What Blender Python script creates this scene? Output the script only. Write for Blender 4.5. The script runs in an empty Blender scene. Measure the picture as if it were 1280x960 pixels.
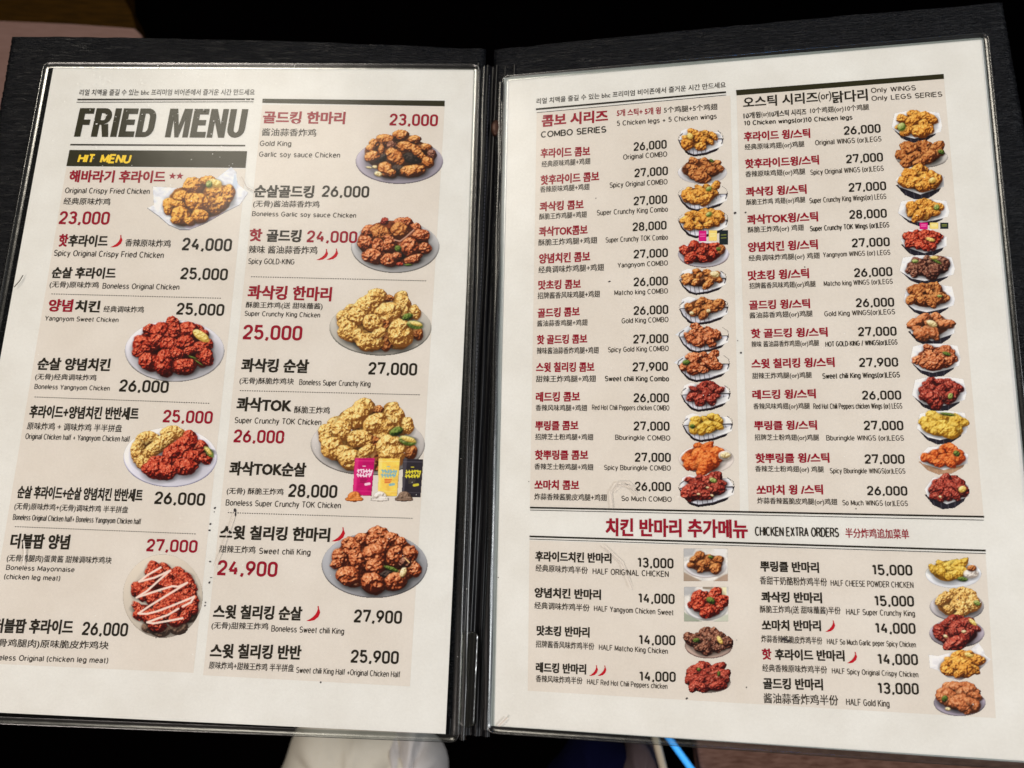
import bpy, math, random
import numpy as np
from mathutils import Matrix, Vector

# ---------------------------------------------------------------- camera, world, lamps, exposure
sc = bpy.context.scene
COL = sc.collection
F_PX = 1059.3                                   # focal length in pixels of the 1280 px wide photograph
CAM_ROT = (math.radians(12.44), math.radians(-0.94), math.radians(2.21))
CAM_LOC = (0.0105, -0.0840, 0.3659)
cam = bpy.data.objects.new('camera', bpy.data.cameras.new('camera'))
COL.objects.link(cam)
cam.location = CAM_LOC
cam.rotation_euler = CAM_ROT
cam.data.sensor_width = 36.0
cam.data.lens = 36.0 * F_PX / 1280.0
cam.data.clip_start = 0.01
cam.data.clip_end = 60.0
cam.data.dof.use_dof = True
cam.data.dof.focus_distance = 0.368
cam.data.dof.aperture_fstop = 15.0
sc.camera = cam

w = bpy.data.worlds.new('World')
sc.world = w
w.use_nodes = True
w.node_tree.nodes['Background'].inputs[0].default_value = (1.0, 0.93, 0.84, 1)
w.node_tree.nodes['Background'].inputs[1].default_value = 0.05

def lamp(name, loc, target, size, power, color):
    d = bpy.data.lights.new(name, 'AREA')
    d.shape = 'DISK'; d.size = size; d.energy = power; d.color = color
    o = bpy.data.objects.new(name, d)
    o.location = loc
    o.rotation_euler = (Vector(target) - Vector(loc)).to_track_quat('-Z', 'Y').to_euler()
    COL.objects.link(o)
    return o

lamp('soft_area_lamp', (-0.62, 0.80, 1.20), (0, 0, 0), 0.42, 9.5, (1.0, 0.92, 0.78))
lamp('soft_area_lamp', (0.95, -0.10, 1.15), (0, 0, 0), 0.40, 13.0, (0.97, 0.98, 1.0))
lamp('soft_area_lamp', (-0.75, -0.75, 1.10), (0, -0.05, 0), 0.40, 10.0, (1.0, 0.88, 0.81))  # added fill lamp with no real fitting, makes up for the weaker key
lamp('blue_neon_lamp', (0.10, 0.75, 0.60), (0, 0.1, 0), 0.10, 0.12, (0.05, 0.35, 1.0))
sc.view_settings.view_transform = 'Standard'
sc.view_settings.look = 'None'
sc.view_settings.exposure = 0.02
sc.view_settings.gamma = 1.0
sc.render.engine = 'CYCLES'
sc.cycles.max_bounces = 8
sc.cycles.transparent_max_bounces = 16
sc.cycles.sample_clamp_indirect = 4.0

# ---------------------------------------------------------------- page frames
TILT_L, TILT_R, SPIN_R = math.radians(-2.34), math.radians(11.02), math.radians(0.46)
ML = Matrix.Translation((-0.00841, 0, 0)) @ Matrix.Rotation(TILT_L, 4, 'Y')
MR = Matrix.Translation((0.00841, 0.00183, 0)) @ Matrix.Rotation(-TILT_R, 4, 'Y') @ Matrix.Rotation(SPIN_R, 4, 'Z')
CM = Matrix.LocRotScale(Vector(CAM_LOC), __import__('mathutils').Euler(CAM_ROT), None)

def mapper(M, z=0.0):
    """page frame -> function that turns spots of the photograph into x, y on the page"""
    R = np.array((M.inverted() @ CM).to_3x3()); O = np.array((M.inverted() @ CM).translation)
    def f(pts):
        p = np.atleast_2d(np.asarray(pts, float))
        d = np.stack([(p[:, 0] - 640) / F_PX, -(p[:, 1] - 480) / F_PX, -np.ones(len(p))], 1) @ R.T
        t = (z - O[2]) / d[:, 2]
        return (O + d * t[:, None])[:, :2]
    return f
MAP = {'L': mapper(ML), 'R': mapper(MR)}

# ---------------------------------------------------------------- small helpers
def lin(c):
    c = np.asarray(c, float) / 255.0
    return np.where(c <= 0.04045, c / 12.92, ((c + 0.055) / 1.055) ** 2.4)

def empty(name, M=None, **props):
    o = bpy.data.objects.new(name, None)
    o.empty_display_size = 0.02
    COL.objects.link(o)
    if M is not None: o.matrix_world = M
    for k, v in props.items(): o[k] = v
    return o

def mesh_obj(name, verts, faces, mat, parent=None, smooth=False, **props):
    me = bpy.data.meshes.new(name)
    me.from_pydata([tuple(map(float, v)) for v in verts], [], [tuple(map(int, f)) for f in faces])
    me.update()
    if smooth:
        me.shade_smooth()
    if mat: me.materials.append(mat)
    o = bpy.data.objects.new(name, me)
    COL.objects.link(o)
    if parent: o.parent = parent
    for k, v in props.items(): o[k] = v
    return o

def new_mat(name):
    m = bpy.data.materials.new(name); m.use_nodes = True
    nt = m.node_tree
    return m, nt, nt.nodes, nt.links, nt.nodes['Principled BSDF']

def plain(name, col, rough=0.6, spec=0.3, **kw):
    m, nt, N, Lk, P = new_mat(name)
    P.inputs['Base Color'].default_value = (*[float(v) for v in col], 1)
    P.inputs['Roughness'].default_value = rough
    P.inputs['Specular IOR Level'].default_value = spec
    for k, v in kw.items(): P.inputs[k].default_value = v
    return m

def node(N, kind, **kw):
    n = N.new(kind)
    for k, v in kw.items():
        if k.startswith('i_'): n.inputs[k[2:].replace('_', ' ')].default_value = v
        else: setattr(n, k, v)
    return n

def ramp(N, stops):
    r = N.new('ShaderNodeValToRGB')
    e = r.color_ramp.elements
    while len(e) < len(stops): e.new(0.5)
    for q, (p, c) in zip(e, stops):
        q.position = p; q.color = (*c, 1) if len(c) == 3 else c
    return r

# ---------------------------------------------------------------- materials
def paper_mat(name, col, mottle=0.05):
    m, nt, N, Lk, P = new_mat(name)
    tc = N.new('ShaderNodeTexCoord')
    n1 = node(N, 'ShaderNodeTexNoise', i_Scale=38.0, i_Detail=6.0, i_Roughness=0.6)
    n2 = node(N, 'ShaderNodeTexNoise', i_Scale=900.0, i_Detail=3.0)
    Lk.new(tc.outputs['Object'], n1.inputs['Vector']); Lk.new(tc.outputs['Object'], n2.inputs['Vector'])
    c = np.array(col)
    r = ramp(N, [(0.3, tuple(c * (1 - mottle) * np.array((1.0, 0.985, 0.965)))), (0.7, tuple(np.minimum(c * (1 + mottle), 1)))])
    mx = node(N, 'ShaderNodeMix', data_type='RGBA', blend_type='MULTIPLY'); mx.inputs[0].default_value = 0.10
    Lk.new(n1.outputs[0], r.inputs[0]); Lk.new(r.outputs[0], mx.inputs[6]); Lk.new(n2.outputs[0], mx.inputs[7])
    Lk.new(mx.outputs[2], P.inputs['Base Color'])
    b = node(N, 'ShaderNodeBump', i_Strength=0.12, i_Distance=0.0003)
    Lk.new(n2.outputs[0], b.inputs['Height']); Lk.new(b.outputs[0], P.inputs['Normal'])
    P.inputs['Roughness'].default_value = 0.75; P.inputs['Specular IOR Level'].default_value = 0.15
    return m

M_PAPER = paper_mat('white_paper', (0.835, 0.84, 0.812))
M_PANEL = paper_mat('tinted_paper', (0.795, 0.75, 0.69), 0.04)
M_PAPER2 = paper_mat('backing_paper', (0.90, 0.91, 0.93), 0.02)
M_INK = plain('black_ink', lin((42, 38, 30)), 0.6, 0.1)
M_BAR = plain('olive_black_ink', lin((46, 44, 26)), 0.6, 0.1)
M_GREY = plain('grey_ink', lin((54, 48, 40)), 0.6, 0.1)
M_RED = plain('crimson_ink', lin((150, 22, 44)), 0.6, 0.1)
M_CHILI = plain('chili_red_ink', lin((190, 22, 40)), 0.6, 0.1)
M_YEL = plain('yellow_ink', lin((252, 214, 64)), 0.6, 0.1)

def print_mat():
    m, nt, N, Lk, P = new_mat('photo_print')
    a = node(N, 'ShaderNodeAttribute', attribute_name='print')
    Lk.new(a.outputs['Color'], P.inputs['Base Color'])
    P.inputs['Roughness'].default_value = 0.6; P.inputs['Specular IOR Level'].default_value = 0.1
    return m
M_PRINT = print_mat()
# ---------------------------------------------------------------- drawn lettering (strokes) for latin text and prices
def arc(cx, cy, rx, ry, a0, a1):
    n = max(4, int(abs(a1 - a0) / 22))
    return [(cx + rx * math.cos(math.radians(a)), cy + ry * math.sin(math.radians(a))) for a in np.linspace(a0, a1, n + 1)]
X = 0.72
G = {
 'A': (.68, [[(0, 0), (.34, 1), (.68, 0)], [(.13, .34), (.55, .34)]]),
 'B': (.60, [[(0, .53)] + arc(.33, .765, .22, .235, -90, 90) + [(0, 1), (0, 0)] + arc(.35, .265, .25, .265, -90, 90) + [(0, .53)]]),
 'C': (.70, [arc(.36, .5, .36, .5, 48, 312)]),
 'D': (.66, [[(.0, 0), (0, 1)] + arc(.28, .5, .37, .5, 90, -90) + [(0, 0)]]),
 'E': (.56, [[(.56, 1), (0, 1), (0, 0), (.56, 0)], [(0, .53), (.5, .53)]]),
 'F': (.52, [[(.54, 1), (0, 1), (0, 0)], [(0, .52), (.47, .52)]]),
 'G': (.74, [arc(.37, .5, .37, .5, 48, 330) + [(.72, .47), (.4, .47)]]),
 'H': (.64, [[(0, 0), (0, 1)], [(.64, 0), (.64, 1)], [(0, .53), (.64, .53)]]),
 'I': (.02, [[(.01, 0), (.01, 1)]]),
 'K': (.62, [[(0, 0), (0, 1)], [(.6, 1), (.02, .4)], [(.2, .58), (.63, 0)]]),
 'L': (.50, [[(0, 1), (0, 0), (.5, 0)]]),
 'M': (.74, [[(0, 0), (0, 1), (.37, .12), (.74, 1), (.74, 0)]]),
 'N': (.64, [[(0, 0), (0, 1), (.64, 0), (.64, 1)]]),
 'O': (.76, [arc(.38, .5, .38, .5, 90, 450)]),
 'P': (.58, [[(0, 0), (0, 1)] + arc(.32, .74, .26, .26, 90, -90) + [(0, .48)]]),
 'R': (.62, [[(0, 0), (0, 1)] + arc(.34, .74, .26, .26, 90, -90) + [(0, .48)], [(.36, .48), (.62, 0)]]),
 'S': (.60, [arc(.3, .74, .27, .26, 30, 250) + arc(.3, .26, .30, .26, 70, -150)]),
 'T': (.60, [[(0, 1), (.6, 1)], [(.3, 1), (.3, 0)]]),
 'U': (.62, [[(0, 1)] + arc(.31, .3, .31, .3, 180, 360) + [(.62, 1)]]),
 'V': (.64, [[(0, 1), (.32, 0), (.64, 1)]]),
 'W': (.94, [[(0, 1), (.24, 0), (.47, .95), (.70, 0), (.94, 1)]]),
 'X': (.62, [[(0, 0), (.6, 1)], [(0.02, 1), (.62, 0)]]),
 'Y': (.62, [[(0, 1), (.31, .42), (.62, 1)], [(.31, .42), (.31, 0)]]),
 'a': (.48, [arc(.24, .52, .21, .2, 160, 0) + [(.45, .1), (.5, 0)], arc(.22, .2, .2, .2, 60, 360)[:] + [(.45, .36), (.25, .42)]]),
 'b': (.50, [[(0, 1), (0, 0)], arc(.25, X / 2, .24, X / 2, 90, 450)]),
 'c': (.46, [arc(.25, X / 2, .25, X / 2, 45, 315)]),
 'd': (.50, [[(.5, 1), (.5, 0)], arc(.25, X / 2, .24, X / 2, 90, 450)]),
 'e': (.50, [[(0.02, .38), (.5, .38)] + arc(.25, X / 2, .25, X / 2, 10, 315)]),
 'f': (.26, [arc(.28, .84, .16, .16, 80, 180) + [(.12, 0)], [(0, X - .02), (.27, X - .02)]]),
 'g': (.50, [arc(.25, X / 2, .24, X / 2, 90, 450), [(.5, X)] + arc(.25, -.06, .25, .17, 0, -150)]),
 'h': (.46, [[(0, 1), (0, 0)], [(0, .45)] + arc(.24, .48, .22, .24, 170, 0) + [(.46, 0)]]),
 'i': (.02, [[(.01, 0), (.01, X)], [(.01, .9), (.01, 1.0)]]),
 'k': (.44, [[(0, 0), (0, 1)], [(.42, X), (.02, .3)], [(.14, .42), (.45, 0)]]),
 'l': (.02, [[(.01, 0), (.01, 1)]]),
 'm': (.76, [[(0, X), (0, 0)], [(0, .45)] + arc(.2, .5, .18, .22, 170, 0) + [(.38, 0)], [(.38, .45)] + arc(.58, .5, .18, .22, 170, 0) + [(.76, 0)]]),
 'n': (.46, [[(0, X), (0, 0)], [(0, .45)] + arc(.24, .48, .22, .24, 170, 0) + [(.46, 0)]]),
 'o': (.52, [arc(.26, X / 2, .26, X / 2, 90, 450)]),
 'p': (.50, [[(0, X), (0, -.24)], arc(.25, X / 2, .24, X / 2, 90, 450)]),
 'r': (.26, [[(0, X), (0, 0)], [(0, .42)] + arc(.24, .46, .22, .24, 165, 80)]),
 's': (.44, [arc(.22, .54, .19, .18, 30, 250) + arc(.22, .18, .21, .18, 70, -150)]),
 't': (.26, [[(.12, .94), (.12, .12)] + arc(.24, .12, .12, .12, 190, 270), [(0, X - .02), (.26, X - .02)]]),
 'u': (.46, [[(0, X)] + arc(.22, .24, .22, .24, 180, 350) + [(.46, .28)], [(.46, X), (.46, 0)]]),
 'v': (.44, [[(0, X), (.22, 0), (.44, X)]]),
 'w': (.68, [[(0, X), (.17, 0), (.34, .66), (.51, 0), (.68, X)]]),
 'y': (.46, [[(0, X), (.23, .02)], [(.46, X), (.2, -.14), (.12, -.24), (.02, -.24)]]),
 'z': (.42, [[(0, X), (.42, X), (0, 0), (.44, 0)]]),
 '(': (.16, [arc(.28, .42, .28, .64, 115, 245)]),
 ')': (.16, [arc(-.12, .42, .28, .64, 65, -65)]),
 '+': (.52, [[(0, .38), (.52, .38)], [(.26, .66), (.26, .10)]]),
 '-': (.26, [[(0, .38), (.26, .38)]]),
 '/': (.34, [[(0, -.05), (.34, 1.05)]]),
 '5': (.5, [[(.46, 1), (.08, 1), (.03, .55)] + arc(.24, .32, .25, .32, 120, -150)]),
 '1': (.34, [[(.0, .8), (.2, 1), (.2, 0)]]),
 '0': (.5, [arc(.25, .5, .25, .5, 90, 450)]),
}
r_ = .22
def rr(x0, y0, x1, y1, r=r_):      # a closed rounded rectangle
    return arc(x1 - r, y1 - r, r, r, 0, 90) + arc(x0 + r, y1 - r, r, r, 90, 180) + arc(x0 + r, y0 + r, r, r, 180, 270) + arc(x1 - r, y0 + r, r, r, 270, 360) + [(x1, y1 - r)]
NUM = {
 '0': (.50, [rr(0, 0, .50, 1)]),
 '1': (.30, [[(.0, .86), (.02, .88), (.24, 1), (.24, 0)]]),
 '2': (.50, [[(0.01, .72)] + arc(.25, .77, .24, .23, 180, 0) + [(.49, .66), (.42, .5), (.02, .06), (.02, 0), (.52, 0)]]),
 '3': (.50, [arc(.25, .77, .24, .23, 165, 0) + arc(.27, .74, .22, .2, -30, -90) + [(.16, .54)], [(.2, .54)] + arc(.26, .3, .24, .24, 80, 0) + arc(.25, .24, .25, .24, 0, -165)]),
 '4': (.54, [[(.32, 1), (0, .3), (.56, .3)], [(.42, .55), (.42, 0)]]),
 '5': (.50, [[(.47, 1), (.05, 1), (.02, .52)] + arc(.25, .36, .25, .26, 120, 0) + arc(.25, .25, .25, .25, 0, -165)]),
 '6': (.50, [[(.38, 1), (.04, .5), (0, .3)] + arc(.25, .25, .25, .25, 180, 360) + arc(.25, .35, .25, .25, 0, 165)]),
 '7': (.48, [[(0, .84), (0, 1), (.48, 1), (.48, .92), (.2, 0)]]),
 '8': (.50, [rr(.03, .53, .47, 1, .2), rr(0, 0, .50, .53, .22)]),
 '9': (.50, [[(.12, 0), (.46, .5), (.5, .7)] + arc(.25, .75, .25, .25, 0, 180) + arc(.25, .65, .25, .25, 180, 345)]),
 ',': (.12, [[(.1, .12), (.09, .0), (.03, -.16)]]),
 '.': (.12, [[(.06, -.02), (.06, .13)]]),
}

def stroke(P, hw, z, V, Fc):
    P = np.asarray(P, float)
    keep = [0] + [i for i in range(1, len(P)) if np.hypot(*(P[i] - P[i - 1])) > 1e-7]
    P = P[keep]
    if len(P) < 2: return
    # a sharp turn ends one stroke and starts the next, a hair higher
    for i in range(1, len(P) - 1):
        u, v = P[i] - P[i - 1], P[i + 1] - P[i]
        if u @ v < -.35 * np.hypot(*u) * np.hypot(*v):
            stroke(P[:i + 1], hw, z, V, Fc); stroke(P[i:], hw, z + 3e-6, V, Fc)
            return
    closed = np.hypot(*(P[0] - P[-1])) < 1e-6 and len(P) > 3
    if closed: P = P[:-1]
    n = len(P)
    D = np.roll(P, -1, 0) - P
    if not closed: D[-1] = D[-2]
    D /= np.maximum(np.hypot(D[:, 0], D[:, 1]), 1e-12)[:, None]
    Dp = np.roll(D, 1, 0)
    if not closed: Dp[0] = D[0]
    Nn = np.stack([-D[:, 1], D[:, 0]], 1); Np = np.stack([-Dp[:, 1], Dp[:, 0]], 1)
    m = Nn + Np; l2 = np.maximum((m ** 2).sum(1), 0.9)
    m = m * (2.0 / l2)[:, None] * hw
    b = len(V)
    for i in range(n):
        V.append((P[i, 0] + m[i, 0], P[i, 1] + m[i, 1], z)); V.append((P[i, 0] - m[i, 0], P[i, 1] - m[i, 1], z))
    for i in range(n if closed else n - 1):
        j = (i + 1) % n
        Fc.append((b + 2 * i, b + 2 * i + 1, b + 2 * j + 1, b + 2 * j))

def layout(s, table, gap, space):
    x = 0.0; out = []
    for ch in s:
        if ch == ' ': x += space; continue
        adv, st = table[ch]
        for p in st: out.append([(x + a, b) for a, b in p])
        x += adv + gap
    return out, x - gap

def page_basis(side, x0, yl, x1, yr, h):
    """page position of the baseline ends and the page length of h photo pixels upwards there"""
    f = MAP[side]
    a, b = f([(x0, yl), (x1, yr)])
    c, d = f([((x0 + x1) / 2, (yl + yr) / 2), ((x0 + x1) / 2, (yl + yr) / 2 - h)])
    return a, b, abs(d[1] - c[1])

Z_TEXT, Z_PIC, Z_PANEL = 0.00016, 0.00010, 0.00005

def place2d(V, side, a, b, W, H, hh, x_off=0.0, shear=0.0):
    """glyph units (width W, height H) -> page metres between a and b, hh high"""
    ex = (b - a) / W
    sy = hh / H
    out = []
    for x, y, z in V:
        out.append((a[0] + ex[0] * (x - x_off) + shear * y * sy, a[1] + ex[1] * (x - x_off) + y * sy, z))
    return out

def stroke_text(name, side, s, x0, x1, yl, yr, h, mat, parent, weight=.13, num=False, shear=0.0, z=Z_TEXT, **props):
    a, b, hh = page_basis(side, x0, yl, x1, yr, h)
    tab = NUM if num else G
    st, W = layout(s, tab, .29 if num else .245, .44)
    L = float(np.hypot(*(b - a)))
    weight *= float(np.clip((L / W) / hh, .62, 1.0)) ** .6
    hw = weight * hh * 0.5
    a2 = a + (b - a) * (hw / L); b2 = b - (b - a) * (hw / L)
    ex = (b2 - a2) / W; sy = (hh - 2 * hw)
    V, Fc = [], []
    for k, p in enumerate(st):
        q = [(a2[0] + ex[0] * x + shear * y * sy, a2[1] + ex[1] * x + y * sy + hw) for x, y in p]
        stroke(q, hw, z + 0.000004 * (k % 3), V, Fc)
    return mesh_obj(name, V, Fc, mat, parent, **props)

FONT_CACHE = {}
def font_text(name, side, s, x0, x1, yl, yr, h, mat, parent, offset=.0, bold=0.0, shear=0.0, z=Z_TEXT, **props):
    key = (s, offset)
    if key not in FONT_CACHE:
        c = bpy.data.curves.new('text', 'FONT'); c.body = s; c.offset = offset; c.resolution_u = 2
        o = bpy.data.objects.new('text', c); COL.objects.link(o)
        bpy.context.view_layer.update()
        me = o.evaluated_get(bpy.context.evaluated_depsgraph_get()).to_mesh()
        V = np.array([v.co[:] for v in me.vertices]); Fc = [tuple(p.vertices) for p in me.polygons]
        bpy.data.objects.remove(o); bpy.data.curves.remove(c)
        FONT_CACHE[key] = (V, Fc)
    V, Fc = FONT_CACHE[key]
    a, b, hh = page_basis(side, x0, yl, x1, yr, h)
    if bold:                                     # heavier lettering: the same outlines struck four times, a hair apart
        st = [(-bold, -bold * .6, 0), (bold, -bold * .6, 4e-6), (-bold, bold * .6, 8e-6), (bold, bold * .6, 1.2e-5)]
        dz = np.repeat([q[2] for q in st], len(V))
        Fc = [tuple(i + k * len(V) for i in f_) for k in range(4) for f_ in Fc]
        V = np.concatenate([V + np.array((q[0], q[1], 0)) for q in st])
    else: dz = 0
    mn, mx = V.min(0), V.max(0)
    VV = np.stack([V[:, 0], V[:, 1] - mn[1], np.full(len(V), z) + dz], 1)
    return mesh_obj(name, place2d(VV, side, a, b, mx[0] - mn[0], mx[1] - mn[1], hh, mn[0], shear), Fc, mat, parent, **props)

def quad(name, side, pts, mat, parent, z=Z_PANEL, **props):
    p = MAP[side](pts)
    return mesh_obj(name, [(x, y, z) for x, y in p], [tuple(range(len(p)))[::-1]], mat, parent, **props)

def rule(name, side, x0, y0, x1, y1, th, mat, parent, dash=0, z=Z_TEXT):
    a, b, hh = page_basis(side, x0, y0, x1, y1, th)
    V, Fc = [], []
    if not dash:
        stroke([a, b], hh / 2, z, V, Fc)
    else:
        n = int(abs(x1 - x0) / dash)
        for i in range(n):
            p = a + (b - a) * (i / n); q = a + (b - a) * ((i + .55) / n)
            stroke([p, q], hh / 2, z, V, Fc)
    return mesh_obj(name, V, Fc, mat, parent)

def chili(side, x0, y0, x1, y1, parent):
    """curved chili: tail bottom-left, stem top-right"""
    pts = [(0, 1), (.25, .96), (.55, .84), (.8, .62), (.93, .36), (.92, .16)]
    wd = [.0, .09, .17, .2, .17, .08]
    f = MAP[side]
    P = f([(x0 + (x1 - x0) * u, y0 + (y1 - y0) * v) for u, v in pts])
    s = float(np.hypot(*(P[0] - P[-1])))
    V, Fc = [], []
    for i, p in enumerate(P):
        d = P[min(i + 1, 5)] - P[max(i - 1, 0)]; d /= np.hypot(*d)
        n = np.array([-d[1], d[0]]) * wd[i] * s * .62
        V += [(p[0] + n[0], p[1] + n[1], Z_TEXT), (p[0] - n[0], p[1] - n[1], Z_TEXT)]
        if i: Fc.append((2 * i - 2, 2 * i - 1, 2 * i + 1, 2 * i))
    o = mesh_obj('chili_icon', V, Fc, M_CHILI, parent)
    V2, F2 = [], []
    stroke([P[-1], P[-1] + np.array([-.04, .2]) * s], s * .035, Z_TEXT + 1e-5, V2, F2)
    b = len(o.data.vertices)
    me = bpy.data.meshes.new('chili_icon')
    me.from_pydata([tuple(v.co) for v in o.data.vertices] + [tuple(map(float, v)) for v in V2], [], [tuple(p.vertices) for p in o.data.polygons] + [tuple(b + i for i in f_) for f_ in F2])
    me.materials.append(M_CHILI); o.data = me
    return o
# ---------------------------------------------------------------- the printed sheets
# page side, parent panel, then: style x0 x1 y_left y_right height text
LEFT_A = '''
K2 72.3 84 308.5 308.6 16 핫|R
K 84.5 134 308.4 309 15 후라이드
R 85.5 206 228 229 15.5 해바라기 후라이드
E 81 187 241.7 243 7.3 Original Crispy Fried Chicken
C 79 137.5 255.8 256.7 8.8 经典原味炸鸡
Q 73 136 280.3 281.2 16.5 23,000
C 156 213 308 309.5 9.5 香辣原味炸鸡
P 227 289 313 314.5 16 24,000
E 67 204.5 320 323 7.8 Spicy Original Crispy Fried Chicken
K 64 144 348 349 14.5 순살 후라이드
P 225 284 349.2 350.8 15 25,000
C 61.5 123 360.7 361.7 9.3 (无骨)原味炸鸡
E 128 224 361 362.6 7.3 Boneless Original Chicken
R 59.5 90 389.7 390.2 16 양념
K 93 124.3 390 391 15 치킨
C 129 179.5 390.3 391.2 8 经典调味炸鸡
P 220 279.5 393.3 395.2 15 25,000
E 56 148 401 403.2 6.3 Yangnyom Sweet Chicken
K 46 137 462.7 464.2 16 순살 양념치킨
C 43.5 120 475.7 477.4 9 (无骨)经典调味炸鸡
E 43 137 486.3 488.7 6.4 Boneless Yangnyom Chicken
P 148.5 210 489.5 491.5 15.5 26,000
K 36 172.5 522.5 525.5 16.3 후라이드+양념치킨 반반세트
Q 203 265 528 530 16 25,000
C 33.5 152 537 540.4 9.5 原味炸鸡 + 调味炸鸡 半半拼盘
E 31.5 162 549 552.5 7.5 Original Chicken half + Yangnyom Chicken half
K 21 177.5 623 627.5 16.3 순살 후라이드+순살 양념치킨 반반세트
P 192.5 255.5 630 632.5 16 26,000
C 17.5 159.5 638 643 10 (无骨)原味炸鸡+(无骨)调味炸鸡 半半拼盘
E 16 176 650 655.7 7.5 Boneless Original Chicken half+ Boneless Yangnyom Chicken half
K 12 86 685.6 687.2 19 더블팝 양념
Q 182.5 246 689.2 691.2 16 27,000
C 8 139 703 706.3 10.3 (无骨鸡腿肉)蛋黄酱 甜辣调味炸鸡块
E 7.5 93 712.4 715.4 6.6 Boneless Mayonnaise
E 5 75 724 726.2 6.8 (chicken leg meat)
K -9 90.5 791 793.2 18.5 더블팝 후라이드
P 102 159 793.8 795.8 17 26,000
C -19 135 809.5 813.5 12 (无骨鸡腿肉)原味脆皮炸鸡块
E -18 135 825 829.2 7.5 Boneless Original (chicken leg meat)
'''
LEFT_B = '''
R 328 431 154.5 155.6 15.6 골드킹 한마리
Q 486.5 547 157 158.2 15 23,000
C 327 395 170 171 9.7 酱油蒜香炸鸡
E 324.5 364 182.8 183.2 7 Gold King
E 323.5 425 196.3 197.5 6.8 Garlic soy sauce Chicken
K 317 392 247 248 16 순살골드킹
P 402 461 246.3 247.4 14.6 26,000
C 316 399 260 261 9.6 (无骨)酱油蒜香炸鸡
E 315 445 270.3 272.6 6.2 Boneless Garlic soy sauce Chicken
R 311 327 301.8 302 16 핫
K 332.5 376 302.5 303.2 16 골드킹
Q 383 446 303 304.2 15 24,000
C 310.5 396.5 316.8 318 10 辣味 酱油蒜香炸鸡
E 310 368 330 331 7.2 Spicy GOLD-KING
R 309 414 374 377 18 콰삭킹 한마리
C 307 403 386 388 9 酥脆王炸鸡(送 甜味蘸酱)
E 305.5 400 395 397.3 6.6 Super Crunchy King Chicken
Q 303 377 424.3 426 18.6 25,000
K 301 385.5 465 466.8 17.5 콰삭킹 순살
P 460 521 468.2 469.8 15.8 27,000
C 299 367 481 482.3 9.5 (无骨)酥脆炸鸡块
E 374 463 481.3 483.7 7.4 Boneless Super Crunchy King
K 295 364 514 516 18 콰삭TOK
C 367.5 412 516.5 517.7 9 酥脆王炸鸡
E 293 401.5 529 531.8 7.8 Super Crunchy TOK Chicken
Q 291.5 354.5 553 554.7 16.5 26,000
K 286 382 594.2 596.4 18 콰삭TOK순살
C 283 354 618.8 620.3 9.6 (无骨) 酥脆王炸鸡
P 360 421 621.2 622.8 16.5 28,000
E 282 426 632 635.8 7.8 Boneless Super Crunchy TOK Chicken
K 274 412 674 677.6 18 스윗 칠리킹 한마리
C 274 319 690.7 692 9.2 甜辣王炸鸡
E 323.5 388 692.5 694.4 8 Sweet chili King
Q 271 346 719 721.5 19.3 24,900
K 266 377 773.2 776 18 스윗 칠리킹 순살
P 442 502 778 780 16.5 27,900
C 264 335 787.2 788.6 10 (无骨)甜辣王炸鸡
E 339 430 789.5 793 8 Boneless Sweet chili King
K 262 376 822.6 825 18.6 스윗 칠리킹 반반
P 438 498 828.3 830.3 16.5 25,900
C 261 367 836 840 9.6 原味炸鸡+甜辣王炸鸡 半半拼盘
E 370 500 841.2 847 7.8 Sweet chili King Half +Original Chicken Half
'''
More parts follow.
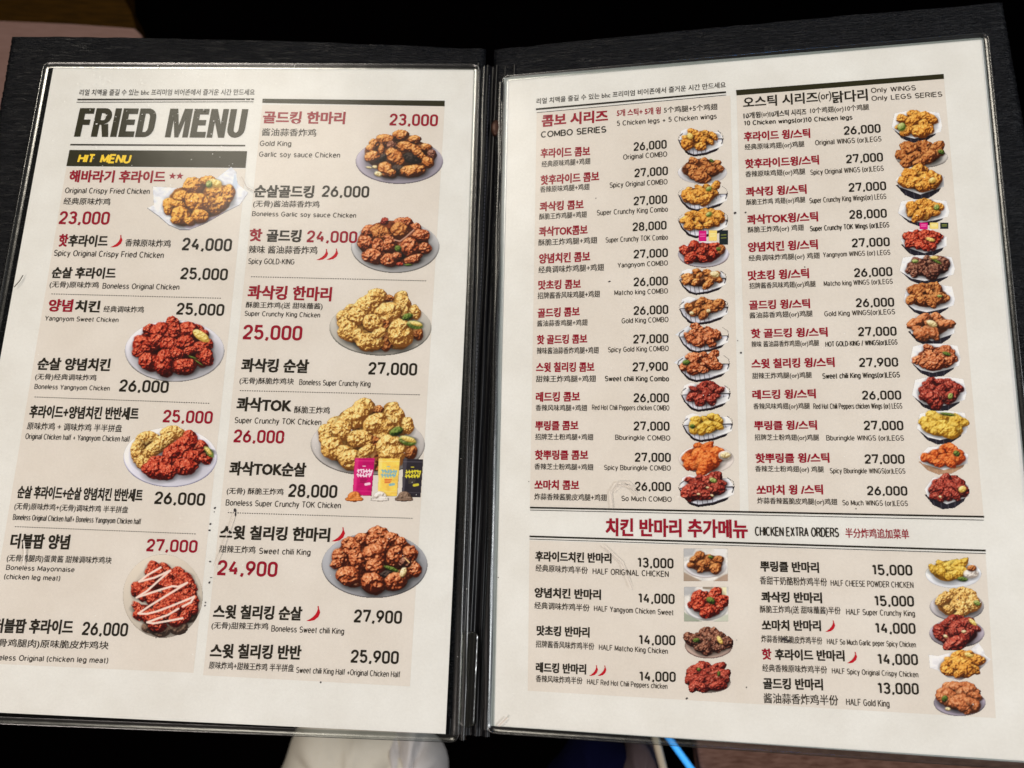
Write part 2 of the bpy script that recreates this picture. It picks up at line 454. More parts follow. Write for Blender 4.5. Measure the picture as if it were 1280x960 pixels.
RIGHT_C = '''
R 677 760 159.3 152.5 15.5 콤보 시리즈
r 771 826 146 142.8 9 5개 스틱+ 5개 윙
C 830 897 141.7 137.4 8 5个鸡腿+5个鸡翅
B 676 758 172.6 165.8 8.2 COMBO SERIES
E 771 896 157.8 148.5 6.6 5 Chicken legs + 5 Chicken wings
R 675.6 737.7 198 195.2 12.3 후라이드 콤보
C 677 738 209.4 205.4 8 经典原味鸡腿+鸡翅
P 792 833.5 189 185.8 11 26,000
E 779 834 200 196 6.8 Original COMBO
R 675.6 749 231.8 226.6 12.5 핫후라이드 콤보
C 675 737 241 237.5 8 香辣原味鸡腿+鸡翅
P 793 835 222 219 11 27,000
E 762 834.5 235 230.6 6.8 Spicy Original COMBO
R 674.5 729.5 264.6 261.5 12 콰삭킹 콤보
C 674 733.5 275 272 8 酥脆王炸鸡腿+鸡翅
P 792 834 257 254.5 11 27,000
E 746 835 269.6 265 7 Super Crunchy King Combo
R 673.6 734.5 295.8 293.4 12.3 콰삭TOK콤보
C 673 746.5 307.6 304.4 8.5 酥脆王炸鸡腿+鸡翅
P 790.7 833.3 289.3 287 11 28,000
E 757 835 303.7 300 7 Super Crunchy TOK Combo
R 673.6 737.7 330 327 12.8 양념치킨 콤보
C 673 755 341.8 338.5 8.8 经典调味炸鸡腿+鸡翅
P 792 835 323.4 321.4 11 27,000
E 772 835 335 332 6.5 Yangnyom COMBO
R 672.7 726 362.5 361 12 맛초킹 콤보
C 672 750 374 371.7 8.5 招牌酱香风味鸡腿+鸡翅
P 792 835 358.2 356.6 11.3 26,000
E 768 835 369.5 367 6.6 Matcho king COMBO
R 672 724.6 397.5 395.4 12 골드킹 콤보
C 671.4 734.5 408.5 407 8 酱油蒜香鸡腿+鸡翅
P 792 835.5 394 392.5 11.3 26,000
E 777 835.7 404.5 402.8 6.8 Gold King COMBO
R 671 734 430.8 429.5 12 핫 골드킹 콤보
C 671 748.5 442.8 442 8.5 辣味酱油蒜香炸鸡腿+鸡翅
P 791.5 835.5 429.7 428.8 11.3 27,000
E 760 836 440.6 439 6.8 Spicy Gold King COMBO
R 670 743 465.4 465 12.5 스윗 칠리킹 콤보
C 670 745 478 477.6 8.5 甜辣王炸鸡腿+鸡翅
P 790.7 835 464.5 463.8 11.5 27,900
B 756 836.4 476.8 477 7 Sweet chili King Combo
R 669.7 725 502.5 502 12.5 레드킹 콤보
C 669.5 734 513.7 514 8 香辣风味鸡腿+鸡翅
P 792 836.4 503 503.2 11.5 26,000
E 740 836.8 512.6 513.4 6.8 Red Hot Chili Peppers chicken COMBO
R 669 723 538.4 538 12.3 뿌링클 콤보
C 669 741.7 550 550.4 8 招牌芝士粉鸡腿+鸡翅
P 792 837 538.2 538.6 11.5 27,000
E 769 838 550 551 6.6 Bburingkle COMBO
R 668.4 735.3 575 575 12.5 핫뿌링클 콤보
C 668 741.7 587 588 8 香辣芝士粉鸡腿+鸡翅
P 793.5 838.6 577.3 577.7 11.6 27,000
E 755 838.6 587.6 588.5 6.6 Spicy Bburingkle COMBO
R 668 724 612.3 612.8 12.5 쏘마치 콤보
C 668 758.7 625 626.4 8.6 炸蒜香辣酱脆皮鸡腿+鸡翅
P 793.5 838.8 613.5 614.3 11.6 26,000
E 776.7 839.7 626.3 627.6 6.7 So Much COMBO
'''
RIGHT_D = '''
k 929 1022.5 135.5 128.5 14 오스틱 시리즈
C 1023 1039.5 128.3 126.8 13 (or)
k 1040.5 1085 129.5 126 15 닭다리
E 1088.8 1145 116.5 113 6.5 Only WINGS
E 1089.5 1178 126.5 121 6.5 Only LEGS SERIES
k 929.5 950.8 149 147.5 8 10개윙
C 951.8 961 147.7 147 7.5 (or)
k 962 1008 147 143.8 8 10개스틱 시리즈
C 1013 1086.5 143.5 138.8 8.8 10个鸡翅(or)10个鸡腿
B 930 1065.8 157.3 149.8 6.3 10 Chicken wings(or)10 Chicken legs
R 930 1013 177 172.5 12 후라이드 윙/스틱
C 931 1005.8 189 185 8.8 经典原味鸡翅(or)鸡腿
P 1055 1101 169 165.9 11 26,000
E 1019 1102 182 177 6.8 Original WINGS (or)LEGS
R 931.5 1024 211 205.8 12 핫후라이드윙/스틱
C 931.8 1006.8 223 219.4 9 香辣原味鸡翅(or)鸡腿
P 1057.8 1104 204.5 202 11.2 27,000
E 1013 1104.8 219 213.8 6.8 Spicy Original WINGS (or)LEGS
R 932.5 1008.5 246 242.5 12 콰삭킹 윙/스틱
C 933 1006.8 258 254.5 8.8 酥脆王炸鸡 鸡翅(or)鸡腿
P 1061 1108 240.2 237.9 11.2 27,000
E 1011.8 1108 254.5 249 7 Super Crunchy King Wings(or) LEGS
R 934 1022.8 281 277 12.5 콰삭TOK윙/스틱
C 934.8 1005 292.5 289.5 9 酥脆王炸鸡(or) 鸡翅
P 1061.8 1108.8 274 272.3 11.3 28,000
B 1012.5 1111.8 289.5 284.5 7 Super Crunchy TOK Wings (or)LEGS
R 935 1022.5 315.5 311.8 12.5 양념치킨 윙/스틱
C 936 1025 328 324.5 9 经典调味炸鸡腿(or) 鸡翅
P 1065 1112.5 309.5 307.9 11.3 27,000
E 1028.8 1113 322 318.8 6.6 Yangnyom WINGS (or) LEGS
R 935 1011.5 351 348 12.5 맛초킹 윙/스틱
C 936.8 1019.8 362.5 360 9 招牌酱香风味鸡翅(or)鸡腿
P 1067.8 1115.8 346.8 345.2 11.5 26,000
E 1029.8 1116 358 355 6.6 Matcho king WINGS (or)LEGS
R 936.5 1012.8 387.5 385.5 12 골드킹 윙/스틱
C 937 1016 399.5 397 9 酱油蒜香鸡翅(or)鸡腿
P 1070 1118 384.3 383.5 11.5 26,000
E 1030.5 1119 395.8 393 6.8 Gold King WINGS(or)LEGS
R 938.8 1034.8 423 421 12 핫 골드킹 윙/스틱
C 939.5 1024 435.5 433.8 9 辣味 酱油蒜香炸鸡翅(or)鸡腿
P 1072.8 1121 420.5 419.8 11.6 27,000
B 1031.8 1122 433.8 431 6.8 HOT GOLD-KING / WINGS(or)LEGS
R 939.5 1043.5 461 459 12.5 스윗 칠리킹 윙/스틱
C 940.5 1015 475 473.8 9 甜辣王炸鸡腿(or)鸡腿
P 1074 1123 459 458.5 11.6 27,900
B 1028 1125 473.8 472 7.3 Sweet chili King Wings(or)LEGS
R 940.5 1020 499.5 498.2 12 레드킹 윙/스틱
C 941.8 1012.5 513 512.5 9 香辣风味鸡翅(or)鸡腿
P 1077.8 1126.8 499.8 499.8 11.6 26,000
E 1016.8 1128 511.5 511 7.2 Red Hot Chili Peppers chicken Wings (or) LEGS
R 942.8 1021.5 538 537.4 12 뿌링클 윙/스틱
C 943.5 1024 551.8 552 9 招牌芝士粉鸡翅(or)鸡腿
P 1080 1129.5 537.8 538 12 27,000
E 1033 1130 550.8 551 6.8 Bburingkle WINGS (or)LEGS
R 944.5 1037 579 578.5 12.5 핫뿌링클 윙/스틱
C 944 1030 591 591.8 9 香辣芝士粉鸡翅(or) 鸡腿
P 1081 1131 579.8 580 12 27,000
E 1037.5 1131.8 591.8 592.3 6.8 Spicy Bburingkle WINGS(or)LEGS
R 945.8 1029 618.8 618.2 12.5 쏘마치 윙 /스틱
C 946.8 1046.8 631 632.8 9.4 炸蒜香辣酱脆皮鸡腿(or)鸡翅
P 1084 1134.5 619.2 619.8 12 26,000
E 1053 1135 631.8 632.8 7 So Much WINGS (or)LEGS
'''
RIGHT_T = '''
R 757 935 670.2 673 23 치킨 반마리 추가메뉴
B 943.7 1049 670 671.8 12 CHICKEN EXTRA ORDERS
c 1057 1136.5 672.3 673.8 12.3 半分炸鸡追加菜单
'''
RIGHT_E = '''
K 669 764.4 701.6 704.4 13 후라이드치킨 반마리
C 669.5 734.7 714.3 717.5 9 经典原味炸鸡半份
E 740.8 836 717.8 721.6 7.8 HALF ORIGINAL CHICKEN
P 796.6 842 709.4 710.8 12.8 13,000
K 668 751.3 747 750 13 양념치킨 반마리
C 668 737 761 764.4 9 经典调味炸鸡半份
E 742.5 842 764 769.4 7.3 HALF Yangyom Chicken Sweet
P 797.5 843.4 754 755.2 12.8 14,000
K 670.6 737 794.5 797 13 맛초킹 반마리
C 669.7 742.8 809.2 812.5 9 招牌酱香风味炸鸡半份
E 748.7 834.9 812.5 817.7 7.3 HALF Matcho King Chicken
P 798.3 844.3 806 806.8 12.8 14,000
K 669.7 732.7 840.5 843.2 13 레드킹 반마리
C 669.7 728 852.5 855.4 9 香辣风味炸鸡半份
E 733.8 834.4 855.4 861.5 7 HALF Red Hot Chili Peppers chicken
P 798.8 844.7 851.6 852.5 12.8 14,000
K 950.5 1024 714.5 716.3 13.5 뿌링클 반마리
C 950 1034 730.5 733 10.5 香甜干奶酪粉炸鸡半份
E 1038.5 1142 732.5 735.3 7.8 HALF CHEESE POWDER CHICKEN
P 1090 1140.8 719 719.6 13.5 15,000
K 951.8 1027.8 752.8 754.3 13.6 콰삭킹 반마리
C 950 1051 767.5 769.5 11 酥脆王炸鸡(送 甜味蘸酱)半份
E 1057.8 1143.8 768.5 770.8 7.8 HALF Super Crunchy King
P 1092.8 1142.8 757.8 758.4 13.5 15,000
K 952.5 1026.5 788.3 789 13.6 쏘마치 반마리
C 951.8 1028 803 805.8 9.5 炸蒜香辣酱脆皮炸鸡半份
E 1033.8 1145 805.3 809.5 7.3 HALF So Much Garlic peper Spicy Chicken
P 1093.8 1144.8 792 792.6 13.8 14,000
R 952.5 964.5 824.5 824.7 14 핫
K 968.8 1056 825 826.8 14 후라이드 반마리
C 953 1034 839.5 842 9.5 经典香辣原味炸鸡半份
E 1040 1148 842 847 7.3 HALF Spicy Original Crispy Chicken
P 1096.8 1147.8 830.8 831.6 14 14,000
K 954 1029 861.5 863 14.5 골드킹 반마리
C 954.8 1048 879 882 13 酱油蒜香炸鸡半份
E 1057.8 1112 881.6 884 8.8 HALF Gold King
P 1097 1148.8 867.4 868.4 14.5 13,000
'''
# ---------------------------------------------------------------- painter for the printed dish photographs
STEP = 0.6                                       # one mesh vertex per 0.6 photo pixels
_rs = np.random.RandomState(7)
LAT = _rs.rand(256, 256)
def vnoise(x, y):
    xi = np.floor(x).astype(int); yi = np.floor(y).astype(int)
    fx = x - xi; fy = y - yi
    fx = fx * fx * (3 - 2 * fx); fy = fy * fy * (3 - 2 * fy)
    a = LAT[yi & 255, xi & 255]; b = LAT[yi & 255, (xi + 1) & 255]
    c = LAT[(yi + 1) & 255, xi & 255]; d = LAT[(yi + 1) & 255, (xi + 1) & 255]
    return (a * (1 - fx) + b * fx) * (1 - fy) + (c * (1 - fx) + d * fx) * fy
def fbm(x, y, o=3):
    s = 0; a = .5
    for k in range(o):
        s = s + a * vnoise(x * 2 ** k + 17.3 * k, y * 2 ** k + 5.1 * k); a *= .5
    return s / (1 - .5 ** o)

PAL = {   # dark, middle, light as they look in print
 'gold':   ((90, 44, 12), (204, 132, 48), (252, 206, 108)),
 'crunch': ((116, 70, 28), (216, 168, 88), (252, 230, 160)),
 'red':    ((58, 8, 8), (164, 42, 26), (232, 116, 82)),
 'soy':    ((54, 22, 8), (176, 98, 42), (250, 196, 118)),
 'chili':  ((58, 18, 8), (168, 80, 42), (240, 168, 116)),
 'orange': ((116, 36, 12), (200, 88, 34), (240, 154, 80)),
 'rust':   ((66, 30, 14), (168, 94, 46), (232, 172, 104)),
 'dark':   ((34, 16, 14), (98, 52, 40), (184, 130, 104)),
 'wine':   ((46, 8, 10), (126, 36, 28), (210, 96, 76)),
 'yellow': ((128, 84, 14), (208, 166, 60), (244, 222, 120)),
 'cream':  ((150, 128, 80), (226, 208, 158), (250, 244, 214)),
 'green':  ((22, 34, 12), (74, 98, 34), (140, 160, 80)),
 'black':  ((20, 16, 16), (44, 36, 34), (100, 84, 76)),
 'lemon':  ((176, 140, 60), (222, 198, 110), (248, 236, 176)),
 'lime':   ((66, 86, 28), (136, 154, 76), (206, 212, 146)),
 'brown':  ((66, 34, 20), (176, 96, 54), (236, 170, 116)),
 'powder': ((150, 140, 132), (222, 214, 206), (250, 246, 242)),
 'spice':  ((120, 60, 20), (206, 118, 52), (236, 160, 90)),
 'pepper': ((50, 38, 32), (112, 88, 74), (160, 136, 116)),
}
TEX = {'gold': (1.6, .30), 'crunch': (1.9, .55), 'red': (1.5, .50), 'soy': (.9, .16), 'chili': (1.2, .36), 'orange': (.9, .2), 'rust': (1.3, .3), 'dark': (1.1, .35), 'wine': (1.1, .3), 'yellow': (.9, .18), 'brown': (.5, .08)}
GLOSS = {'red': .5, 'soy': .5, 'chili': .55, 'wine': .5, 'dark': .5, 'brown': .35, 'orange': .25}

class Canvas:
    def __init__(s, x0, y0, x1, y1):
        s.x0, s.y0 = x0, y0
        s.w = int((x1 - x0) / STEP) + 1; s.h = int((y1 - y0) / STEP) + 1
        s.c = np.zeros((s.h, s.w, 3)); s.a = np.zeros((s.h, s.w))
        s.X, s.Y = np.meshgrid(x0 + np.arange(s.w) * STEP, y0 + np.arange(s.h) * STEP)
        s.seed = int(x0 * 3 + y0 * 7)
    def lay(s, m, col):
        m = np.clip(m, 0, 1)
        s.c = s.c * (1 - m[..., None]) + np.asarray(col, float) * m[..., None] if np.ndim(col) < 3 else s.c * (1 - m[..., None]) + col * m[..., None]
        s.a = np.maximum(s.a, m)
    def ell(s, cx, cy, rx, ry, ang=0.0):
        t = math.radians(ang); dx, dy = s.X - cx, s.Y - cy
        u = (dx * math.cos(t) + dy * math.sin(t)) / rx; v = (-dx * math.sin(t) + dy * math.cos(t)) / ry
        return np.sqrt(u * u + v * v), u, v
    def plate(s, cx, cy, rx, ry, col=(196, 196, 202), rim=(88, 86, 84), ang=0.0, depth=1.0):
        r, u, v = s.ell(cx, cy, rx, ry, ang)
        e = 1.0 / min(rx, ry)
        col = np.array(col, float)
        shade = 1.0 - .10 * v - .05 * u
        inner = np.clip((r - .74) / .05, 0, 1)
        shade = shade * (1 - .07 * depth * np.exp(-((r - .74) / .05) ** 2)) + .05 * inner
        base = np.clip(col[None, None] * shade[..., None], 0, 255)
        s.lay(np.clip((1.0 - r) / (e * .8), 0, 1), base)
        edge = np.exp(-((r - (1 - e * .7)) / (e * .75)) ** 2) * np.clip(.25 + v * 1.2, 0, 1)
        s.lay(edge * .85 * (r < 1.02), rim)
    def shade(s, cx, cy, rx, ry, k=.5, ang=0.0):
        r, u, v = s.ell(cx, cy, rx, ry, ang)
        m = np.clip(1.25 - r, 0, 1) ** 1.2 * k
        s.c = s.c * (1 - m[..., None] * .85)
    def blob(s, cx, cy, rx, ry, ang=0.0, pal='gold', taper=0.0, lump=.16, k=1.0):
        q = max(rx, ry) * 1.5 + 3
        i0, i1 = max(0, int((cy - q - s.y0) / STEP)), min(s.h, int((cy + q - s.y0) / STEP) + 1)
        j0, j1 = max(0, int((cx - q - s.x0) / STEP)), min(s.w, int((cx + q - s.x0) / STEP) + 1)
        if i1 - i0 < 3 or j1 - j0 < 3: return
        Xs, Ys = s.X[i0:i1, j0:j1], s.Y[i0:i1, j0:j1]
        s.seed += 13; sd = s.seed
        t = math.radians(ang); dx, dy = Xs - cx, Ys - cy
        u = (dx * math.cos(t) + dy * math.sin(t)) / rx; v = (-dx * math.sin(t) + dy * math.cos(t)) / ry
        v = v / (1 - taper * u)
        m = min(rx, ry)
        r = np.sqrt(u * u + v * v) + lump * 2 * (fbm(Xs / m * 1.3 + sd, Ys / m * 1.3 + sd * 1.7, 2) - .5)
        fr, am = TEX.get(pal, (1.0, .12))
        r = r + (.05 + .34 * am) * (fbm(Xs / 3.4 + sd * 1.3, Ys / 3.4 - sd, 2) - .5) * min(1.0, 5.0 / m)
        H = np.sqrt(np.clip(1 - r * r, 0, 1)) * m
        tx = fbm(Xs / 2.6 * fr + sd * 2.1, Ys / 2.6 * fr + sd, 2) - .5
        lum = fbm(Xs / m * 2.2 + sd, Ys / m * 2.2 - sd, 2) - .5
        ridg = .5 - np.abs(fbm(Xs / m * 1.9 + sd * 2, Ys / m * 1.9, 2) - .5) * 2
        H = H + tx * am * 4.2 + lum * m * .5 + ridg * m * .5 * min(1.0, am * 2.4)
        gy, gx = np.gradient(H, STEP)
        n = 1 / np.sqrt(gx * gx + gy * gy + 1.0)
        lam = np.clip((.42 * gx + .62 * gy) * n * 1.0 + .62 * n, 0, 1.2)     # lit from the upper left
        fine = fbm(Xs / 1.25 + sd * 3.3, Ys / 1.25 - sd, 2) - .5
        cr = np.clip(.40 - fbm(Xs / 2.1 + sd, Ys / 2.1 + sd * .7, 2), 0, 1) * 2.2 * min(1, am * 2)
        tt = np.clip(lam * .96 - cr * .5 + tx * (.42 * am + .10) + fine * (.90 * am + .10) - .12 * np.clip(r, 0, 1) ** 4 - .10 * np.clip(v, -1, 1), 0, 1) * k
        d, md, l = (np.array(c, float) for c in PAL[pal])
        T = tt[..., None]
        col = np.where(T < .5, d + (md - d) * (T / .5), md + (l - md) * ((T - .5) / .5))
        g = GLOSS.get(pal, .08)
        sp = np.clip((.30 * gx + .50 * gy) * n + .80 * n, 0, 1) ** 12 * np.clip((fbm(Xs / 1.5 + sd, Ys / 1.5, 2) - .42) * 5, 0, 1)
        col = col + (np.array((250, 225, 200)) - col) * (sp * g)[..., None]
        # contact shade on what lies under the piece
        r2 = np.sqrt(((dx - .08 * m) / (rx * 1.12)) ** 2 + ((dy - .2 * m) / (ry * 1.16)) ** 2)
        sh = np.clip(1.12 - r2, 0, .5) * 1.25
        C = s.c[i0:i1, j0:j1]; C *= (1 - sh[..., None] * .58)
        al = np.clip((1 - r) * m * .9 + .2, 0, 1)
        s.c[i0:i1, j0:j1] = C * (1 - al[..., None]) + np.clip(col, 0, 255) * al[..., None]
        s.a[i0:i1, j0:j1] = np.maximum(s.a[i0:i1, j0:j1], al)
    def poly(s, pts, col, soft=.6, tex=0.0, k=1.0):
        P = np.asarray(pts, float)
        inside = np.zeros(s.X.shape, bool); dist = np.full(s.X.shape, 1e9)
        j = len(P) - 1
        for i in range(len(P)):
            xi, yi, xj, yj = *P[i], *P[j]
            if yi != yj:
                c = ((yi > s.Y) != (yj > s.Y)) & (s.X < (xj - xi) * (s.Y - yi) / (yj - yi) + xi)
                inside ^= c
            ex, ey = xj - xi, yj - yi; L = ex * ex + ey * ey + 1e-9
            t = np.clip(((s.X - xi) * ex + (s.Y - yi) * ey) / L, 0, 1)
            dist = np.minimum(dist, np.hypot(s.X - xi - t * ex, s.Y - yi - t * ey)); j = i
        m = np.clip(np.where(inside, dist, -dist) / soft + .5, 0, 1) * k
        c = np.asarray(col, float)[None, None] * (1 + tex * (fbm(s.X / 6, s.Y / 4, 3) - .5))[..., None]
        s.lay(m, np.clip(c, 0, 255)); return m
    def line(s, pts, w, col, k=1.0):
        dist = np.full(s.X.shape, 1e9)
        for (xi, yi), (xj, yj) in zip(pts[:-1], pts[1:]):
            ex, ey = xj - xi, yj - yi; L = ex * ex + ey * ey + 1e-9
            t = np.clip(((s.X - xi) * ex + (s.Y - yi) * ey) / L, 0, 1)
            dist = np.minimum(dist, np.hypot(s.X - xi - t * ex, s.Y - yi - t * ey))
        s.lay(np.clip((w - dist) / .6 + .5, 0, 1) * k, col)
    def pile(s, cx, cy, rx, ry, pal, n=16, size=.30, ang=0.0, seed=1, long=1.35, top=1.0):
        """a heap of pieces, far ones first"""
        rs = random.Random(seed * 31 + int(cx))
        m = min(rx, ry * 1.4)
        s.shade(cx, cy + ry * .55, rx * .95, ry * .6, .35)
        s.blob(cx, cy + ry * .05, rx * .88, ry * .82, ang, pal, lump=.06, k=.34)
        pts = []
        tries = 0
        while len(pts) < n * .85 and tries < 4000:
            tries += 1
            a = rs.uniform(0, 2 * math.pi); r = math.sqrt(rs.random())
            u, v = r * math.cos(a) * .84, r * math.sin(a) * .80
            if all(math.hypot((u - p[0]), (v - p[1]) * 1.0) > 1.32 / math.sqrt(n) for p in pts): pts.append((u, v))
        t = math.radians(ang)
        P = sorted([(cx + (u * rx) * math.cos(t) - (v * ry) * math.sin(t), cy + u * rx * math.sin(t) + v * ry * math.cos(t)) for u, v in pts], key=lambda p: p[1])
        for x, y in P:
            q = size * m * rs.choice((.78, .9, 1.05, 1.2, 1.4))
            s.blob(x, y, q * rs.uniform(1.0, long), q * rs.uniform(.75, .95), rs.uniform(-50, 50), pal, taper=rs.uniform(-.3, .3), lump=.17, k=rs.uniform(.84, 1.06))
    def emit(s, name, side, parent, label=None):
        m = s.a > .45
        idx = -np.ones(m.shape, int)
        q = m[:-1, :-1] & m[1:, :-1] & m[:-1, 1:] & m[1:, 1:]
        use = np.zeros(m.shape, bool)
        use[:-1, :-1] |= q; use[1:, :-1] |= q; use[:-1, 1:] |= q; use[1:, 1:] |= q
        idx[use] = np.arange(use.sum())
        P = MAP[side](np.stack([s.X[use], s.Y[use]], 1))
        F = np.stack([idx[:-1, :-1][q], idx[1:, :-1][q], idx[1:, 1:][q], idx[:-1, 1:][q]], 1).astype(np.int32)
        me = bpy.data.meshes.new(name)
        me.vertices.add(len(P)); me.loops.add(F.size); me.polygons.add(len(F))
        co = np.zeros((len(P), 3), np.float32); co[:, :2] = P; co[:, 2] = Z_PIC + s.zo
        me.vertices.foreach_set('co', co.ravel())
        me.loops.foreach_set('vertex_index', F.ravel())
        me.polygons.foreach_set('loop_start', np.arange(0, F.size, 4, dtype=np.int32))
        me.update(calc_edges=True)
        at = me.color_attributes.new('print', 'FLOAT_COLOR', 'POINT')
        cc = np.ones((len(P), 4), np.float32); cc[:, :3] = np.clip(lin(np.clip(s.c[use], 0, 255)) * 1.08, 0, .92)
        at.data.foreach_set('color', cc.ravel())
        me.materials.append(M_PRINT)
        o = bpy.data.objects.new(name, me); COL.objects.link(o); o.parent = parent
        if label: o['label'] = label
        return o
    zo = 0.0

def big(region, s, box=None):
    """canvas for a crop of the photograph seen s times enlarged; T turns crop spots into photo spots"""
    ox, oy = region
    T = lambda x, y: (ox + x / s, oy + y / s)
    return T

def cxm(lst): return sum(p[0] for p in lst) / len(lst)
def heap(cv, T, s, pal, cx, cy, rx, ry):
    x, y = T(cx, cy); cv.blob(x, y, rx / s, ry / s, 0, pal, lump=.10, k=.40)
def pieces(cv, T, s, pal, lst, body=True):
    if len(lst) > 14 and body:                   # the shaded heap under the single pieces
        for p in lst:
            if len(p) < 6 and p[2] > 55:
                x, y = T(p[0] + (cxm(lst) - p[0]) * .18, p[1] + 12)
                cv.blob(x, y, p[2] * 1.12 / s, p[3] * 1.1 / s, 0, pal, lump=.1, k=.42)
    for p in lst:
        cx, cy, rx, ry = p[:4]; ang = p[4] if len(p) > 4 else 0; pl = p[5] if len(p) > 5 else pal; tp = p[6] if len(p) > 6 else 0
        x, y = T(cx, cy)
        cv.blob(x, y, rx * 1.06 / s, ry * 1.06 / s, ang, pl, taper=tp, lump=.10 if pl in ('cream', 'green', 'lemon', 'lime') else .17)

def dish_pictures(PA, PB, PC, PD, PE):
    # --- left sheet, first column
    s = 9.846; T = big((180, 205), s)
    cv = Canvas(180, 205, 312, 292)
    liner = [(40, 540), (120, 500), (105, 275), (300, 285), (470, 300), (700, 330), (880, 180), (1075, 30), (1140, 100), (1155, 240), (1285, 350), (1180, 500), (980, 600), (750, 730), (560, 805), (440, 805), (300, 745), (180, 640)]
    cv.poly([T(x, y + 12) for x, y in liner[:1] + liner[10:]], (150, 146, 160), k=.8)
    cv.poly([T(*p) for p in liner], (226, 230, 240), tex=.25)
    cv.poly([T(*p) for p in [(980, 600), (750, 730), (560, 800), (460, 760), (760, 640), (980, 570)]], (196, 184, 206))
    cv.poly([T(*p) for p in [(1120, 110), (1155, 240), (1130, 340), (1090, 250)]], (200, 214, 232))
    cv.line([T(*p) for p in [(40, 545), (190, 650), (300, 750), (440, 810)]], .5, (120, 122, 130))
    heap(cv, T, s, 'gold', 680, 450, 380, 210)
    pieces(cv, T, s, 'gold', [(600, 270, 125, 100), (790, 200, 95, 60), (450, 400, 105, 75, -20), (320, 500, 90, 90), (900, 350, 120, 95), (1040, 370, 80, 120, 10), (830, 500, 130, 95, 30), (950, 480, 70, 80), (300, 570, 60, 60), (420, 500, 95, 50, 10), (660, 470, 155, 110, 8, 'gold', .2), (450, 640, 115, 110), (690, 640, 108, 78), (560, 700, 60, 50), (390, 690, 60, 50), (880, 235, 85, 50, 20, 'lemon'), (800, 250, 40, 48, 0, 'lime')])
    cv.emit('dish_picture', 'L', PA, 'printed photo of golden fried chicken on white paper')
    s = 9.143; T = big((150, 390), s)
    cv = Canvas(153, 392, 284, 480)
    x, y = T(625, 445); cv.plate(x, y, 577 / s, 358 / s, (205, 205, 214))
    x, y = T(640, 520); cv.shade(x, y, 500 / s, 230 / s, .45)
    heap(cv, T, s, 'red', 610, 400, 430, 270)
    pieces(cv, T, s, 'red', [(600, 120, 75, 75), (880, 190, 75, 50), (960, 250, 60, 50), (480, 160, 70, 50), (350, 210, 90, 70), (230, 310, 70, 45), (490, 260, 125, 130), (770, 240, 135, 125), (620, 220, 70, 100), (280, 390, 140, 105), (420, 340, 90, 90), (570, 380, 120, 90), (750, 350, 110, 80), (1010, 370, 60, 70), (930, 400, 90, 70), (650, 480, 90, 65), (800, 440, 75, 48, -20), (210, 460, 70, 60), (310, 570, 98, 95), (500, 580, 98, 145, 10), (740, 620, 135, 85, -8), (1000, 520, 75, 100, -15), (930, 275, 110, 50, 35, 'lemon'), (830, 520, 60, 14, 20, 'green'), (900, 580, 70, 12, 35, 'green')])
    cv.emit('dish_picture', 'L', PA, 'printed photo of red sauced chicken with a lemon wedge on a pale plate')
    s = 4.0; T = big((0, 490), s)
    cv = Canvas(151, 530, 275, 612)
    x, y = T(852, 326); cv.plate(x, y, 238 / s, 151 / s, (222, 222, 236), (110, 110, 140))
    x, y = T(860, 360); cv.shade(x, y, 190 / s, 90 / s, .4)
    pieces(cv, T, s, 'crunch', [(740, 240, 62, 45), (860, 205, 60, 36), (690, 300, 40, 60), (720, 350, 40, 36), (800, 265, 95, 36, -35)])
    pieces(cv, T, s, 'red', [(950, 240, 40, 48), (1000, 290, 45, 50), (890, 295, 100, 52, -35), (960, 330, 50, 40), (1030, 330, 34, 30), (930, 375, 60, 44), (800, 360, 60, 42), (790, 395, 75, 45, 8), (845, 400, 40, 36), (1045, 300, 34, 16, 50, 'lime'), (1042, 295, 26, 10, 50, 'lemon')])
    cv.emit('dish_picture', 'L', PA, 'printed photo of half golden and half red chicken on a white plate')
    s = 7.68; T = big((145, 680), s)
    cv = Canvas(149, 690, 262, 802)
    x, y = T(450, 500); cv.plate(x, y, 388 / s, 405 / s, (192, 184, 172), (170, 160, 148), depth=.4)
    for q in [(700, 660, 90, 100), (600, 800, 100, 80), (430, 830, 100, 70), (330, 800, 90, 60)]:
        x, y = T(q[0], q[1]); cv.blob(x, y, q[2] / s, q[3] / s, 0, 'pepper', lump=.05, k=1.0)
    rs = random.Random(4)
    lst = []
    for k in range(95):
        a = rs.uniform(0, 6.283); r = math.sqrt(rs.random())
        lst.append((455 + 285 * r * math.cos(a), 500 + 300 * r * math.sin(a), rs.uniform(50, 80), rs.uniform(40, 62), rs.uniform(-60, 60)))
    lst.sort(key=lambda p: p[1])
    pieces(cv, T, s, 'red', lst)
    for z in ([(430, 225), (300, 300), (222, 362), (380, 320), (520, 255), (400, 360), (300, 450), (197, 515), (330, 470), (440, 435), (540, 405), (600, 410), (685, 372), (560, 450), (480, 498), (330, 590), (215, 668), (300, 670), (400, 645), (520, 600), (620, 560), (752, 505), (720, 560), (640, 600)], [(600, 620), (500, 680), (400, 715), (300, 752), (360, 762), (520, 735), (640, 712)]):
        cv.line([T(*p) for p in z], 1.25, (238, 216, 204))
    cv.emit('dish_picture', 'L', PA, 'printed photo of red chicken under zigzag white sauce on a round plate')
    # --- left sheet, second column
    s = 10.24; T = big((435, 155), s)
    cv = Canvas(441, 158, 557, 233)
    x, y = T(657, 480); cv.plate(x, y, 570 / s, 292 / s, (174, 168, 182), (70, 64, 74))
    x, y = T(680, 520); cv.shade(x, y, 480 / s, 200 / s, .4)
    heap(cv, T, s, 'soy', 650, 400, 430, 255)
